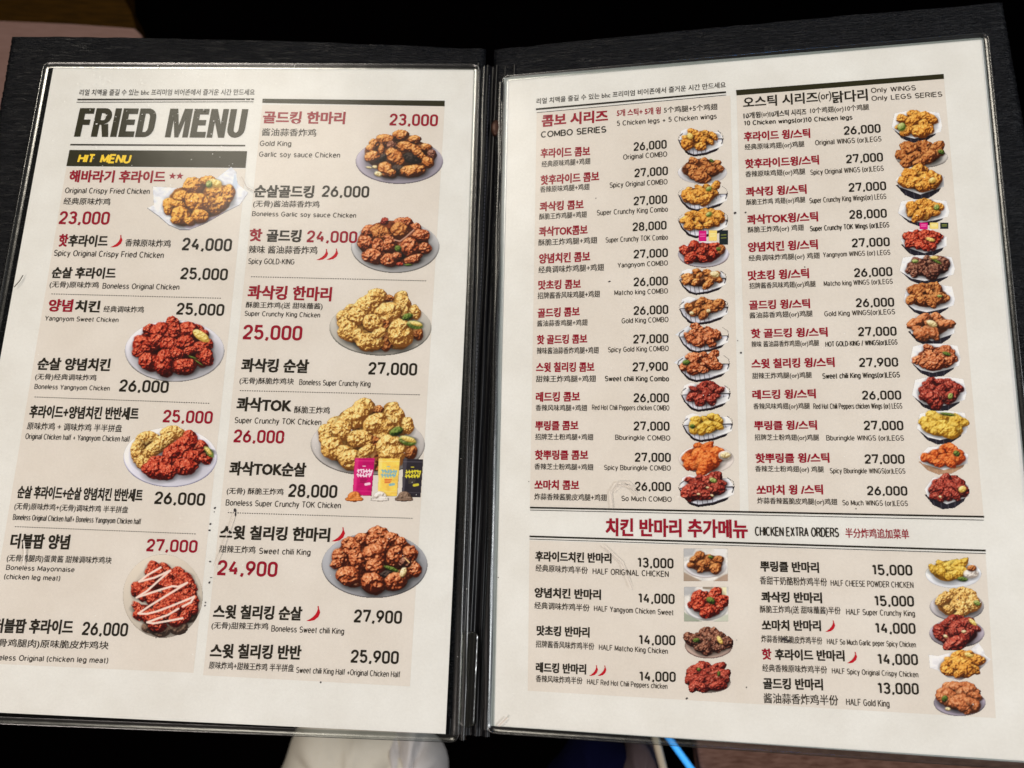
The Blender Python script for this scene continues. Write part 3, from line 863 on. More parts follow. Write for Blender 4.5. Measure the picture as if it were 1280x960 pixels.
    pieces(cv, T, s, 'soy', [(680, 140, 105, 72), (470, 200, 115, 80), (860, 195, 85, 60), (340, 250, 70, 70), (290, 310, 65, 60), (1000, 300, 85, 52), (1070, 400, 60, 75, 0, 'dark'), (560, 280, 70, 60, 0, 'dark'), (430, 330, 40, 75), (420, 440, 90, 40, -30, 'black'), (310, 420, 98, 70, -12), (850, 430, 150, 80, 0, 'black'), (780, 300, 150, 66, 12, 'soy', .2), (900, 380, 110, 50, 35), (610, 430, 145, 90, 45, 'soy', .3), (1020, 490, 85, 70, 30), (640, 580, 90, 60, 0, 'black'), (480, 580, 95, 95, 20), (830, 600, 180, 72, -6), (560, 630, 60, 55), (270, 556, 45, 16, 10, 'cream'), (345, 550, 36, 24, 0, 'cream'), (385, 638, 52, 36, 20, 'cream')])
    cv.emit('dish_picture', 'L', PB, 'printed photo of soy glazed chicken with garlic on a purple grey plate')
    s = 9.846; T = big((430, 265), s)
    cv = Canvas(434, 268, 553, 345)
    x, y = T(630, 430); cv.plate(x, y, 553 / s, 325 / s, (190, 190, 192), (70, 68, 62))
    x, y = T(650, 500); cv.shade(x, y, 470 / s, 200 / s, .45)
    heap(cv, T, s, 'chili', 620, 370, 430, 275)
    pieces(cv, T, s, 'chili', [(740, 140, 125, 80), (300, 230, 95, 70, -20), (890, 190, 60, 60), (950, 290, 115, 70), (260, 380, 105, 90), (500, 110, 52, 50, 0, 'wine'), (460, 260, 135, 90, 25, 'rust', .3), (690, 230, 105, 108, 0, 'rust'), (560, 330, 85, 40, 25), (420, 420, 80, 95), (350, 540, 120, 85), (550, 410, 70, 80), (700, 500, 70, 80, 0, 'black'), (810, 440, 112, 120), (1000, 450, 85, 72), (560, 590, 105, 75), (650, 540, 60, 50), (850, 580, 115, 52, -20), (690, 640, 50, 25, 0, 'red'), (665, 450, 45, 40, 0, 'green'), (790, 652, 55, 16, 0, 'green')])
    cv.line([T(*p) for p in [(620, 345), (690, 360), (760, 310), (860, 220)]], .8, (196, 150, 130))
    cv.emit('dish_picture', 'L', PB, 'printed photo of glossy hot soy chicken crossed by a pale stem')
    crunch = [(740, 160, 60, 45, 0, 'rust'), (900, 140, 60, 60), (600, 130, 105, 85), (330, 300, 95, 80), (500, 240, 175, 115, -35), (910, 220, 90, 105, -30), (1040, 320, 65, 85), (240, 380, 100, 85), (380, 370, 100, 100), (880, 300, 90, 80), (740, 330, 150, 125, -10), (640, 470, 120, 70, 0, 'rust'), (220, 450, 70, 70), (280, 540, 115, 115), (555, 450, 115, 95), (1070, 570, 70, 85, 0, 'rust'), (700, 660, 95, 110, 0, 'rust'), (880, 570, 145, 165, -15), (400, 600, 75, 90), (510, 655, 165, 100, 5), (630, 565, 90, 55, -30)]
    s = 9.143; T = big((405, 355), s)
    cv = Canvas(409, 357, 544, 449)
    x, y = T(645, 500); cv.plate(x, y, 592 / s, 322 / s, (182, 178, 170), (70, 72, 66))
    x, y = T(660, 560); cv.shade(x, y, 500 / s, 230 / s, .4)
    pieces(cv, T, s, 'crunch', crunch + [(955, 375, 65, 40, -20, 'green'), (1040, 468, 92, 46, 14, 'lime'), (1050, 452, 78, 26, 14, 'lemon')])
    cv.emit('dish_picture', 'L', PB, 'printed photo of crumbed golden chicken with lime on an oval grey plate')
    s = 6.857; T0 = big((380, 490), s); T = lambda x, y: T0(140 + (x - 160) * .85, 55 + (y - 50) * .87)
    cv = Canvas(386, 495, 534, 629)
    x, y = T0(547, 452); cv.plate(x, y, 496 / s, 266 / s, (190, 186, 184), (70, 66, 62))
    x, y = T0(560, 500); cv.shade(x, y, 420 / s, 190 / s, .4)
    pieces(cv, T, s / .86, 'crunch', crunch + [(925, 375, 70, 42, -20, 'green'), (1040, 468, 92, 46, 14, 'lime'), (1050, 452, 78, 26, 14, 'lemon')])
    for q, body, edge, ink in (([(437, 566), (606, 566), (578, 890), (413, 886)], (190, 16, 104), (236, 90, 150), (252, 226, 238)),
                               ([(640, 570), (822, 572), (798, 893), (630, 890)], (238, 200, 92), (252, 232, 160), (120, 176, 196)),
                               ([(850, 574), (1022, 576), (998, 902), (836, 900)], (44, 40, 48), (110, 106, 116), (226, 214, 60))):
        x0, y0 = q[0]; wx = q[1][0] - q[0][0]
        cv.poly([T0(a + 8, b + 10) for a, b in q], (120, 104, 100), soft=2.0, k=.5)
        cv.poly([T0(*p) for p in q], body, tex=.25)
        cv.poly([T0(*p) for p in ((x0 + 4, y0), (x0 + 34, y0), (x0 + 6, y0 + 318), (x0 - 20, y0 + 318))], edge, soft=1.4, k=.45)
        cv.line([T0(q[0][0], y0 + 24), T0(q[1][0] - 4, y0 + 26)], .35, edge, .7)
        cv.line([T0(q[3][0] + 4, q[3][1] - 40), T0(q[2][0], q[2][1] - 38)], .35, edge, .5)
        cx = x0 + wx * .46
        cv.line([T0(cx - 10, y0 + 70), T0(cx + 12, y0 + 70)], .5, ink)
        rs = random.Random(int(x0))
        for row, yy in ((0, y0 + 112), (1, y0 + 148)):
            for k in range(5):
                xx = cx - 50 + k * 24 - row * 4
                cv.line([T0(xx, yy - 14), T0(xx + 4, yy + 12)], .7, ink); cv.line([T0(xx - 6, yy + rs.uniform(-12, 10)), T0(xx + 16, yy + rs.uniform(-12, 10))], .7, ink)
        cv.line([T0(cx + 70, y0 + 105), T0(cx + 56, y0 + 150)], .8, ink)
        c2 = (120, 20, 60) if x0 < 500 else (196, 60, 40) if x0 < 700 else (84, 78, 60)
        for k in range(3): cv.line([T0(cx - 30, y0 + 180 + 13 * k), T0(cx + 26 - 6 * k, y0 + 181 + 13 * k)], .6, c2, .8)
        cv.line([T0(cx + 14, y0 + 226), T0(cx + 46, y0 + 220)], 1.6, ink, .9)
    for cx, pl in ((430, 'spice'), (650, 'powder'), (858, 'pepper')):
        for k in range(3):
            x, y = T0(cx + (k - 1) * 34, 915 - (18 if k == 1 else 0)); cv.blob(x, y, (52 + 8 * (k == 1)) / s, (22 + 26 * (k == 1)) / s, 0, pl, lump=.08)
        x, y = T0(cx, 926); cv.blob(x, y, 96 / s, 16 / s, 0, pl, lump=.05)
    cv.emit('dish_picture', 'L', PB, 'printed photo of crumbed chicken with pink, yellow and black seasoning sachets')
    s = 8.828; T = big((395, 650), s)
    cv = Canvas(399, 653, 538, 750)
    x, y = T(647, 498); cv.plate(x, y, 592 / s, 366 / s, (160, 162, 168), (60, 56, 56))
    x, y = T(720, 580); cv.shade(x, y, 470 / s, 240 / s, .5)
    heap(cv, T, s, 'chili', 650, 430, 440, 305)
    pieces(cv, T, s, 'chili', [(680, 145, 112, 82), (500, 210, 75, 70), (370, 250, 85, 70), (830, 195, 85, 62), (940, 250, 65, 60), (1030, 370, 95, 85), (650, 230, 95, 75), (260, 410, 90, 105), (400, 320, 105, 80), (740, 290, 75, 90), (220, 490, 65, 52), (870, 400, 90, 115, 30), (460, 440, 90, 125, -15), (640, 390, 120, 130, 20), (650, 520, 105, 95), (1090, 540, 70, 95, -20), (980, 470, 70, 60, 0, 'dark'), (800, 600, 90, 50, 0, 'black'), (360, 620, 132, 102), (630, 695, 122, 112), (890, 665, 135, 100, -20), (835, 540, 90, 26, 20, 'green'), (962, 575, 34, 60, 20, 'cream')])
    cv.line([T(*p) for p in [(980, 420), (1030, 470)]], .7, (232, 190, 130))
    cv.emit('dish_picture', 'L', PB, 'printed photo of sticky red brown chicken with rosemary on a slate grey plate')

    # --- right sheet: small pictures
    def garnish(cv, g, x0, y0, w, h):
        for kind, u, v, a, b, ang in g:
            cv.blob(x0 + u * w, y0 + v * h, a * w, b * h, ang, kind, lump=.06)
    def basket(x0, y0, x1, y1, pal, side_seed, par, g=(), label=None, back=True, point=False, n=13, long=1.7):
        cv = Canvas(x0 - 6, y0 - 4, x1 + 5, y1 + 4); cv.zo = 0.000004 * (side_seed % 5)
        w, h = x1 - x0, y1 - y0
        Q = lambda u, v: (x0 + u * w, y0 + v * h)
        if back: cv.poly([Q(.02, .42), Q(.06, .1), Q(.2, .0), Q(.45, .12), Q(.9, .12), Q(.98, .3), Q(.96, .5)], (236, 238, 246), tex=.2)
        if point: cv.poly([Q(-.09, .35), Q(.2, .0), Q(.3, .4), Q(.05, .45)], (222, 226, 232))
        cv.poly([Q(.0, .42), Q(.06, .66), Q(.2, .92), Q(.34, 1.0), Q(.62, .93), Q(.86, .80), Q(.97, .58), Q(1, .36)], (30, 24, 30), soft=.9)
        cv.poly([Q(.03, .44), Q(.10, .66), Q(.24, .86), Q(.36, .92), Q(.62, .85), Q(.83, .72), Q(.95, .52), Q(.97, .40)], (206, 208, 220), tex=.3)
        for k in range(9):
            u = .14 + k * .09; a = .60 + .30 * math.sin(math.pi * min(1, (u + .15) * 1.0)) * .6
            cv.line([Q(u, a - .16), Q(u + .03, min(.97, a + .20))], .32, (36, 30, 36), .85)
        cv.poly([Q(.55, .70), Q(1.0, .42), Q(.99, .62), Q(.88, .70), Q(.70, .78)], (238, 240, 246), tex=.1)
        cv.line([Q(.0, .42), Q(.02, .3), Q(.1, .2)], .5, (34, 30, 36)); cv.line([Q(.88, .1), Q(.98, .22), Q(1.0, .38), Q(.96, .55)], .55, (34, 30, 36))
        cv.line([Q(.01, .44), Q(.08, .68), Q(.22, .92), Q(.36, .99), Q(.62, .93), Q(.84, .80)], .6, (24, 20, 26))
        cv.pile(*Q(.47, .37), w * .40, h * .36, pal, n=n, size=.34, ang=-9, seed=side_seed, long=long)
        garnish(cv, g, x0, y0, w, h)
        return cv.emit('dish_picture', 'R', par, label)
    def boat(x0, y0, x1, y1, pal, sd, par, g=(), label=None, wood=False, n=15, low=True):
        cv = Canvas(x0 - 5, y0 - 4, x1 + 6, y1 + 4); cv.zo = 0.000004 * (sd % 5)
        w, h = x1 - x0, y1 - y0
        Q = lambda u, v: (x0 + u * w, y0 + v * h)
        dk = (176, 140, 112) if wood else (32, 30, 40)
        cv.poly([Q(.02, .55), Q(.2, .86), Q(.4, 1.0), Q(.66, .96), Q(.86, .76), Q(.95, .5), Q(.6, .5)], dk, soft=.9, tex=.3)
        for k in range(5):
            cv.line([Q(.22 + k * .15, .74), Q(.25 + k * .14, .98)], .28, (120, 118, 130) if not wood else (208, 176, 150), .6)
        cv.poly([Q(.0, .52), Q(.06, .08), Q(.3, .0), Q(.66, .0), Q(.94, .06), Q(1.0, .46), Q(.97, .66), Q(.7, .78), Q(.45, .86), Q(.22, .78)] if low else [Q(.02, .4), Q(.2, .06), Q(.6, .0), Q(.96, .3), Q(.95, .62), Q(.5, .84), Q(.1, .62)], (238, 240, 246), tex=.2)
        cv.pile(*Q(.49, .38), w * .40, h * .365, pal, n=n, size=.33, ang=-4, seed=sd, long=1.5)
        garnish(cv, g, x0, y0, w, h)
        return cv.emit('dish_picture', 'R', par, label)
    def dish(cx, cy, rx, ry, pc, pal, pl, sd, par, g=(), label=None, rim=(90, 88, 92), n=16, rect=None, long=1.35):
        x0, y0, x1, y1 = rect or (min(cx - rx, pl[0] - pl[2]) - 2, pl[1] - pl[3] - 3, max(cx + rx, pl[0] + pl[2]) + 2, cy + ry + 3)
        cv = Canvas(x0, y0, x1, y1); cv.zo = 0.000004 * (sd % 5)
        if rect:
            cv.poly([(x0 + .5, y0 + .5), (x1 - .5, y0 + .5), (x1 - .5, y1 - .5), (x0 + .5, y1 - .5)], (222, 220, 216), tex=.3)
            cv.poly([(x0, y0), (x0 + 16, y0), (x0 + 12, y0 + 9), (x0, y0 + 12)], (170, 172, 176), soft=2.5, k=.8)
            cv.poly([(x0 + 24, y0), (x1 - 18, y0), (x1 - 22, y0 + 4), (x0 + 24, y0 + 3)], (120, 104, 84) if sd % 2 else (216, 214, 206), soft=1.2, k=.7)
            cv.poly([(x1 - 18, y0 + 1), (x1 - 3, y0 + 1), (x1 - 3, y0 + 12), (x1 - 16, y0 + 9)], (232, 228, 190) if sd % 2 else (226, 226, 226), soft=1.5)
            cv.poly([(x0, y1 - 12), (x0 + 12, y1 - 6), (x0 + 24, y1), (x0, y1)], (152, 130, 110) if sd % 2 == 0 else (140, 150, 132), soft=2, k=.8)
            cv.poly([(x1 - 20, y1), (x1 - 6, y1 - 8), (x1, y1 - 10), (x1, y1)], (160, 132, 112) if sd % 2 == 0 else (190, 196, 178), soft=2, k=.8)
        cv.plate(cx, cy, rx, ry, pc, rim)
        cv.pile(*pl, pal, n=n, size=.30, seed=sd, long=long)
        garnish(cv, g, cx - rx, cy - ry, rx * 2, ry * 2)
        return cv.emit('dish_picture', 'R', par, label)
    def sachets(spots, par):
        cv = Canvas(min(q[0] for q in spots) - 2, min(q[1] for q in spots) - 2, max(q[2] for q in spots) + 2, max(q[3] for q in spots) + 2); cv.zo = 0.000024
        for (x0, y0, x1, y1), c, ink in zip(spots, ((206, 24, 124), (238, 214, 126), (28, 38, 42)), ((246, 150, 200), (250, 238, 190), (170, 176, 70))):
            cv.poly([(x0, y0), (x1, y0), (x1, y1), (x0, y1)], c)
            for k in range(2): cv.line([(x0 + 2.5, y0 + (y1 - y0) * (.35 + .2 * k)), (x1 - 2.5, y0 + (y1 - y0) * (.33 + .2 * k))], .55, ink, .75)
        cv.emit('sachet_picture', 'R', par, 'printed photo of three small sachets, pink, yellow and black')
    L_ = 'lemon'
    basket(847.5, 160, 904.3, 196, 'gold', 1, PC, [(L_, .26, .28, .08, .11, 60)], 'printed photo of a wire basket of golden chicken, topmost of its column', n=9)
    dish(878, 215.6, 32, 14.8, (226, 226, 232), 'rust', (877, 210, 28.5, 16), 2, PC, [('green', .68, .0, .06, .08, 30)], 'printed photo of orange brown chicken on a white plate', rim=(190, 186, 190), n=11)
    basket(847.5, 229, 909.5, 264.5, 'gold', 3, PC, [('lime', .62, .2, .07, .09, -30)], n=17, back=False)
    basket(847.5, 260.5, 910, 298, 'gold', 4, PC, [('lime', .62, .2, .07, .09, -30)], n=17, back=False)
    dish(879.4, 318, 33, 17, (216, 216, 230), 'red', (877.5, 315.5, 27, 15.5), 5, PC, [('rust', .84, .32, .08, .2, 20), ('green', .78, .3, .05, .08, 20)], 'printed photo of red sauced chicken on a white plate', n=9, rim=(90, 70, 70))
    sachets([(873, 288, 883.5, 302), (885.5, 287.8, 896.5, 301.5), (899, 287.5, 910, 306)], PC)
    basket(848.5, 335.3, 908, 369, 'soy', 6, PC, [('cream', .76, .22, .11, .12, 15)], n=11)
    basket(848.5, 370.2, 910.3, 406.8, 'rust', 7, PC, [('cream', .26, .58, .05, .07, 0), ('cream', .6, .5, .05, .07, 0)], n=8, long=2.0)
    basket(848.5, 406, 911, 441.8, 'chili', 8, PC, [], n=15, back=False, point=True)
    basket(847, 440.5, 912, 478, 'chili', 9, PC, [('green', .17, .34, .08, .1, 0)], n=13, back=False, point=True)
    basket(851, 478, 913, 515, 'wine', 10, PC, [], n=12)
    basket(853, 516, 916, 553, 'yellow', 11, PC, [('green', .2, .46, .06, .08, 20)], n=11)
    dish(883, 574, 35.5, 18.3, (232, 224, 220), 'orange', (878, 571.5, 28, 17.5), 12, PC, [('powder', .83, .38, .13, .17, 0), ('cream', .83, .36, .1, .11, 0)], 'printed photo of orange chicken with a white dip cup', rim=(200, 190, 184), n=16)
    basket(848, 593, 918, 634, 'wine', 13, PC, [('cream', .36, .6, .04, .04, 0), ('cream', .6, .64, .04, .04, 20), ('cream', .52, .4, .04, .04, 0), ('lime', .62, .18, .08, .08, 20)], n=17)
    boat(1114, 138.4, 1178, 179, 'gold', 21, PD, [('lime', .2, .5, .09, .13, -30)], 'printed photo of golden chicken with lime, topmost of its column', n=12)
    dish(1152, 196.8, 34, 13.5, (214, 210, 206), 'rust', (1150, 192, 29.5, 16), 22, PD, [('green', .86, .25, .07, .12, 20)], rim=(110, 104, 100), n=18, long=1.7)
    boat(1117.5, 207.8, 1183, 250, 'gold', 23, PD, [(L_, .73, .42, .07, .09, -30)], n=16, low=False)
    boat(1122, 249, 1187, 283, 'gold', 24, PD, [('lime', .75, .3, .06, .11, -40)], n=15)
    boat(1124, 285, 1186.5, 322.5, 'red', 25, PD, [(L_, .62, .38, .11, .07, 15)], n=16, low=False)
    sachets([(1149, 278, 1160, 287), (1162, 278, 1173, 286.5), (1175, 278, 1185.6, 286.6)], PD)
    boat(1124, 319, 1194, 356.5, 'dark', 26, PD, [('lime', .28, .2, .07, .07, 0), ('green', .66, .2, .12, .06, 30), (L_, .62, .08, .09, .06, 0)], n=20)
    boat(1129, 355.5, 1194, 396, 'rust', 27, PD, [('lime', .7, .36, .06, .05, 0)], n=14)
    boat(1133, 391, 1196.5, 433, 'brown', 28, PD, [('cream', .5, .32, .12, .1, 25)], n=11, low=False)
    boat(1137, 429.5, 1201, 472, 'chili', 29, PD, [('green', .72, .3, .1, .06, 20)], n=13)
    boat(1139.5, 471, 1208.5, 515, 'wine', 30, PD, [('lime', .7, .55, .05, .1, 20)], n=20)
    boat(1145.5, 513.5, 1210, 556, 'yellow', 31, PD, [('green', .6, .1, .16, .05, 10)], n=13)
    boat(1146, 556.5, 1213, 593.5, 'orange', 32, PD, [('green', .74, .28, .07, .1, 30)], wood=True, n=14, low=False)
    boat(1153.7, 594.5, 1213.5, 637, 'wine', 33, PD, [(L_, .82, .4, .09, .1, -20), ('cream', .36, .62, .04, .04, 0)], n=22, low=False)
    dish(882, 708, 27, 14.5, (226, 226, 232), 'rust', (882, 703.5, 24, 13.5), 42, PE, [('green', .62, .1, .07, .08, 20)], 'printed rectangular photo of orange chicken on a white plate', rect=(854, 685, 910.5, 726.8), n=10, rim=(170, 160, 160))
    dish(883, 760, 27, 15.5, (226, 228, 232), 'red', (884, 754, 24.5, 15.5), 43, PE, [('green', .6, .2, .12, .14, 30)], 'printed rectangular photo of red chicken topped with green leaf', rect=(854.5, 733, 911, 777.2), n=14, rim=(150, 150, 150))
    dish(886, 807, 31, 16.5, (196, 172, 160), 'dark', (886, 801, 26.5, 16.5), 44, PE, [(L_, .72, .28, .05, .2, -30), ('green', .25, .3, .08, .1, 0)], 'printed photo of dark brown chicken on a clear plate', rim=(80, 56, 54), n=22)
    dish(886, 853, 28.5, 13.5, (226, 212, 202), 'wine', (885, 847, 27.5, 18), 45, PE, [('green', .28, -.1, .05, .1, 0), ('green', .72, .1, .04, .14, 0)], 'printed photo of spiky dark red chicken', rim=(212, 200, 190), n=24, long=2.0)
    dish(1191.6, 717.4, 36, 18, (226, 230, 238), 'yellow', (1184, 712.5, 21.5, 16), 46, PE, [('powder', .8, .5, .14, .17, 0), ('green', .66, .68, .1, .09, 10), ('rust', .82, .3, .09, .12, 0)], 'printed photo of cheese powder chicken with a dip cup on a white plate', rim=(200, 200, 206), n=10, long=1.7)
    dish(1196, 758, 35, 18.5, (188, 184, 188), 'crunch', (1196.5, 754, 28.5, 19), 47, PE, [('lime', .86, .38, .07, .09, 30)], 'printed photo of pale crumbed chicken on a grey plate', n=11)
    dish(1196, 791.5, 35.5, 18.5, (186, 176, 190), 'wine', (1196.5, 790, 28.5, 19), 48, PE, [('cream', .3, .6, .05, .06, 20), ('cream', .62, .44, .05, .06, 0), (L_, .78, .12, .1, .08, 40)], 'printed photo of dark red chicken with garlic cloves', n=15, long=1.8)
    cv = Canvas(1159, 802, 1240, 852)
    cv.poly([(1160.5, 818), (1172, 819.5), (1190, 815), (1212, 812), (1223, 803), (1229, 811), (1232, 819), (1239.5, 824), (1224, 838), (1204, 849), (1194, 850.5), (1184, 847), (1172, 838), (1162, 835)], (232, 232, 236), tex=.2)
    cv.poly([(1190, 848), (1206, 846), (1226, 833), (1216, 844), (1200, 851)], (200, 186, 190))
    cv.pile(1201, 830, 27.5, 17, 'gold', n=13, size=.33, seed=49, ang=-6)
    cv.blob(1211, 818.5, 6, 3, 20, 'lemon')
    cv.emit('dish_picture', 'R', PE, 'printed photo of golden chicken on spread white paper')
    dish(1199.5, 878.5, 33.5, 17, (170, 162, 180), 'brown', (1199, 871.5, 27, 18), 50, PE, [('green', .22, .35, .06, .14, 40), ('cream', .28, .72, .06, .07, 10)], 'printed photo of smooth brown chicken on a purple grey plate, lowest of its column', n=17, long=1.9)
# ---------------------------------------------------------------- surroundings
M_TABLE = plain('black_floor', (0.0008, 0.0006, 0.0007), 0.7, 0.0)
Z_TABLE = -0.80
def slab(name, x0, y0, x1, y1, z0, z1, mat, parent=None, r=0.0, bevel=0.002, ang=0.0, seg=5, **props):
    """a board with rounded corners (radius r) and bevelled rims"""
    cx, cy = (x0 + x1) / 2, (y0 + y1) / 2
    base = []
    r = max(r, 1e-4)
    for (qx, qy, a0) in ((x1 - r, y1 - r, 0), (x0 + r, y1 - r, 90), (x0 + r, y0 + r, 180), (x1 - r, y0 + r, 270)):
        for k in range(seg + 1):
            a = math.radians(a0 + 90 * k / seg); base.append((qx + r * math.cos(a), qy + r * math.sin(a)))
    n = len(base); c, s_ = math.cos(ang), math.sin(ang)
    V = []
    for inset, z in ((bevel, z0), (0, z0 + bevel), (0, z1 - bevel), (bevel * .35, z1 - bevel * .3), (bevel, z1)):
        for x, y in base:
            dx, dy = x - cx, y - cy
            fx = 1 - inset / max(abs(x1 - x0) / 2, 1e-6); fy = 1 - inset / max(abs(y1 - y0) / 2, 1e-6)
            dx, dy = dx * fx, dy * fy
            V.append((cx + dx * c - dy * s_, cy + dx * s_ + dy * c, z))
    F = [tuple(range(n))[::-1], tuple(range(4 * n, 5 * n))]
    for k in range(4):
        for i in range(n):
            j = (i + 1) % n; F.append((k * n + i, k * n + j, (k + 1) * n + j, (k + 1) * n + i))
    return mesh_obj(name, V, F, mat, parent, **props)

mesh_obj('floor', [(-3, -3, Z_TABLE), (3, -3, Z_TABLE), (3, 3, Z_TABLE), (-3, 3, Z_TABLE)], [(0, 1, 2, 3)], M_TABLE, kind='structure')
def at(px, py, z):
    d = CM.to_3x3() @ Vector(((px - 640) / F_PX, -(py - 480) / F_PX, -1))
    t = (z - CAM_LOC[2]) / d.z
    return Vector(CAM_LOC) + d * t

def wood(name, dark, light, scale=30.0):
    m, nt, N, Lk, P = new_mat(name)
    tc = N.new('ShaderNodeTexCoord'); mp = N.new('ShaderNodeMapping'); mp.inputs['Scale'].default_value = (1.0, 9.0, 4.0)
    n1 = node(N, 'ShaderNodeTexNoise', i_Scale=scale, i_Detail=6.0, i_Distortion=0.6)
    r = ramp(N, [(.3, dark), (.7, light)])
    Lk.new(tc.outputs['Object'], mp.inputs[0]); Lk.new(mp.outputs[0], n1.inputs['Vector']); Lk.new(n1.outputs[0], r.inputs[0]); Lk.new(r.outputs[0], P.inputs['Base Color'])
    P.inputs['Roughness'].default_value = .65; P.inputs['Specular IOR Level'].default_value = .06
    return m
# pinkish pale wooden tray under the far left corner, brown board beyond it
p0, p1 = at(-90, 150, -.76), at(176, 34, -.76)
def prism(name, pts, z0, z1, mat, parent=None, **props):
    n = len(pts)
    V = [(x, y, z0) for x, y in pts] + [(x, y, z1 - .0015) for x, y in pts]
    cx = sum(p[0] for p in pts) / n; cy = sum(p[1] for p in pts) / n
    V += [(x + (cx - x) * .01, y + (cy - y) * .01, z1) for x, y in pts]
    F = [tuple(range(n))[::-1], tuple(range(2 * n, 3 * n))]
    for k in (0, 1):
        for i in range(n):
            j = (i + 1) % n; F.append((k * n + i, k * n + j, (k + 1) * n + j, (k + 1) * n + i))
    o = mesh_obj(name, V, F, mat, parent, **props)
    return o
zt = -.75
pp = [at(x, y, zt) for x, y in ((-160, 330), (60, 330), (180, 70), (177, 44), (168, 35), (90, 29.5), (0, 25.5), (-150, 18))]
prism('serving_board', [(p.x, p.y) for p in pp], Z_TABLE, zt, wood('pinkish_beech', (.25, .15, .125), (.30, .185, .16)), label='pinkish beige wooden board peeking out behind the far left corner of the menu', category='board')
zt = -.756
pp = [at(x, y, zt) for x, y in ((-150, 30), (0, 35), (90, 38), (172, 42), (164, 14), (154, -4), (150, -70), (-150, -70))]
prism('wooden_ledge', [(p.x, p.y) for p in pp], Z_TABLE, zt, wood('dark_brown_wood', (.024, .011, .0009), (.05, .022, .002)), label='dark brown wooden ledge in the far left corner beyond the pinkish board', category='ledge')
# bottom right: brown board with a bright blue strip and dark cloth beside it
zt = -.77
pp = [at(x, y, zt) for x, y in ((868, 900), (1400, 930), (1400, 1080), (890, 1080))]
prism('brown_board', [(p.x, p.y) for p in pp], Z_TABLE, zt, wood('reddish_brown_wood', (.10, .045, .03), (.28, .16, .12), 60), label='reddish brown wooden board under the near right edge of the menu', category='board')
M_BLUE = plain('lit_blue_tube', (.05, .42, .95), .3, .5)
M_BLUE.node_tree.nodes['Principled BSDF'].inputs['Emission Color'].default_value = (.05, .38, 1.0, 1)
M_BLUE.node_tree.nodes['Principled BSDF'].inputs['Emission Strength'].default_value = .75
zt2 = -.755
a, b = at(838, 925, zt2), at(872, 972, zt2)
d = (b - a); L = d.length
M_NAVY = plain('navy_cloth', (.0015, .002, .020), .9, .1)
def dome(name, cx, cy, rx, ry, z0, h, mat, seed, fold=.25, n=26, m=44, power=.6, **props):
    """a soft lump of cloth or paper: raised, folded skin down to the table"""
    rs = random.Random(seed); ph = [rs.uniform(0, 6.28) for _ in range(6)]
    V, F = [], []
    for i in range(n + 1):
        t = i / n
        for j in range(m):
            a_ = 2 * math.pi * j / m
            rr_ = t * (1 + .06 * math.sin(3 * a_ + ph[0]) + .05 * math.sin(5 * a_ + ph[1]))
            fo = fold * h * t * (math.sin(7 * a_ + ph[2] + 3 * t) * .35 + math.sin(13 * a_ + ph[3] + 5 * t) * .18) * (1 - t ** 4)
            V.append((cx + rx * rr_ * math.cos(a_), cy + ry * rr_ * math.sin(a_), z0 + h * max(0, 1 - t ** 2.6) ** power + fo))
    for i in range(n):
        for j in range(m):
            k = (j + 1) % m; F.append((i * m + j, (i + 1) * m + j, (i + 1) * m + k, i * m + k))
    o = mesh_obj(name, V, F, mat, None, smooth=True, **props)
    return o
M_NAPKIN = paper_mat('cream_tissue', (.80, .76, .66), .04)
M_NAPKIN2 = paper_mat('white_tissue', (.74, .72, .72), .06)
c = at(438, 985, -.76)
dome('napkin', c.x, c.y, .104, .082, Z_TABLE, .070, M_NAPKIN, 3, .42, label='cream crumpled napkin under the near edge of the left sheet', category='napkin')
c = at(512, 982, -.76)
dome('napkin', c.x, c.y, .042, .077, Z_TABLE, .064, M_NAPKIN2, 8, .8, label='small grey white bunched napkin right of the cream one', category='napkin')
c = at(745, 985, -.76)
dome('folded_cloth', c.x, c.y, .059, .059, Z_TABLE, .052, M_NAVY, 5, .4, label='dark navy cloth lying under the menu near the bottom middle', category='cloth')
c = at(802, 980, -.76)
dome('pouch', c.x, c.y, .030, .052, Z_TABLE, .052, plain('mauve_grey_cloth', (.11, .08, .085), .7), 6, .2, label='mauve grey soft pouch between the navy cloth and the blue light tube', category='pouch')
def tube(name, P, r, mat, parent=None, seg=10, **props):
    V, F = [], []
    P = [Vector(p) for p in P]
    for i, p in enumerate(P):
        t = (P[min(i + 1, len(P) - 1)] - P[max(i - 1, 0)]).normalized()
        u = t.cross(Vector((0, 0, 1))).normalized(); v = t.cross(u)
        for k in range(seg):
            a_ = 2 * math.pi * k / seg; V.append(tuple(p + (u * math.cos(a_) + v * math.sin(a_)) * r))
    for i in range(len(P) - 1):
        for k in range(seg):
            l = (k + 1) % seg; F.append((i * seg + k, i * seg + l, (i + 1) * seg + l, (i + 1) * seg + k))
    F += [tuple(range(seg)), tuple(range((len(P) - 1) * seg, len(P) * seg))[::-1]]
    return mesh_obj(name, V, F, mat, parent, smooth=True, **props)
tube('light_tube', [a + (b - a) * t for t in (-.6, 0, .5, 1, 1.6)], .0038, M_BLUE, label='glowing bright blue light tube low below the right sheet', category='light tube')
a, b = at(820, 925, zt2), at(832, 972, zt2)
tube('chopstick', [a + (b - a) * t for t in (-.6, 0, .5, 1, 1.6)], .0048, plain('pale_wood', (.7, .6, .45), .5), label='pale wooden chopstick beside the mauve grey pouch', category='chopstick')

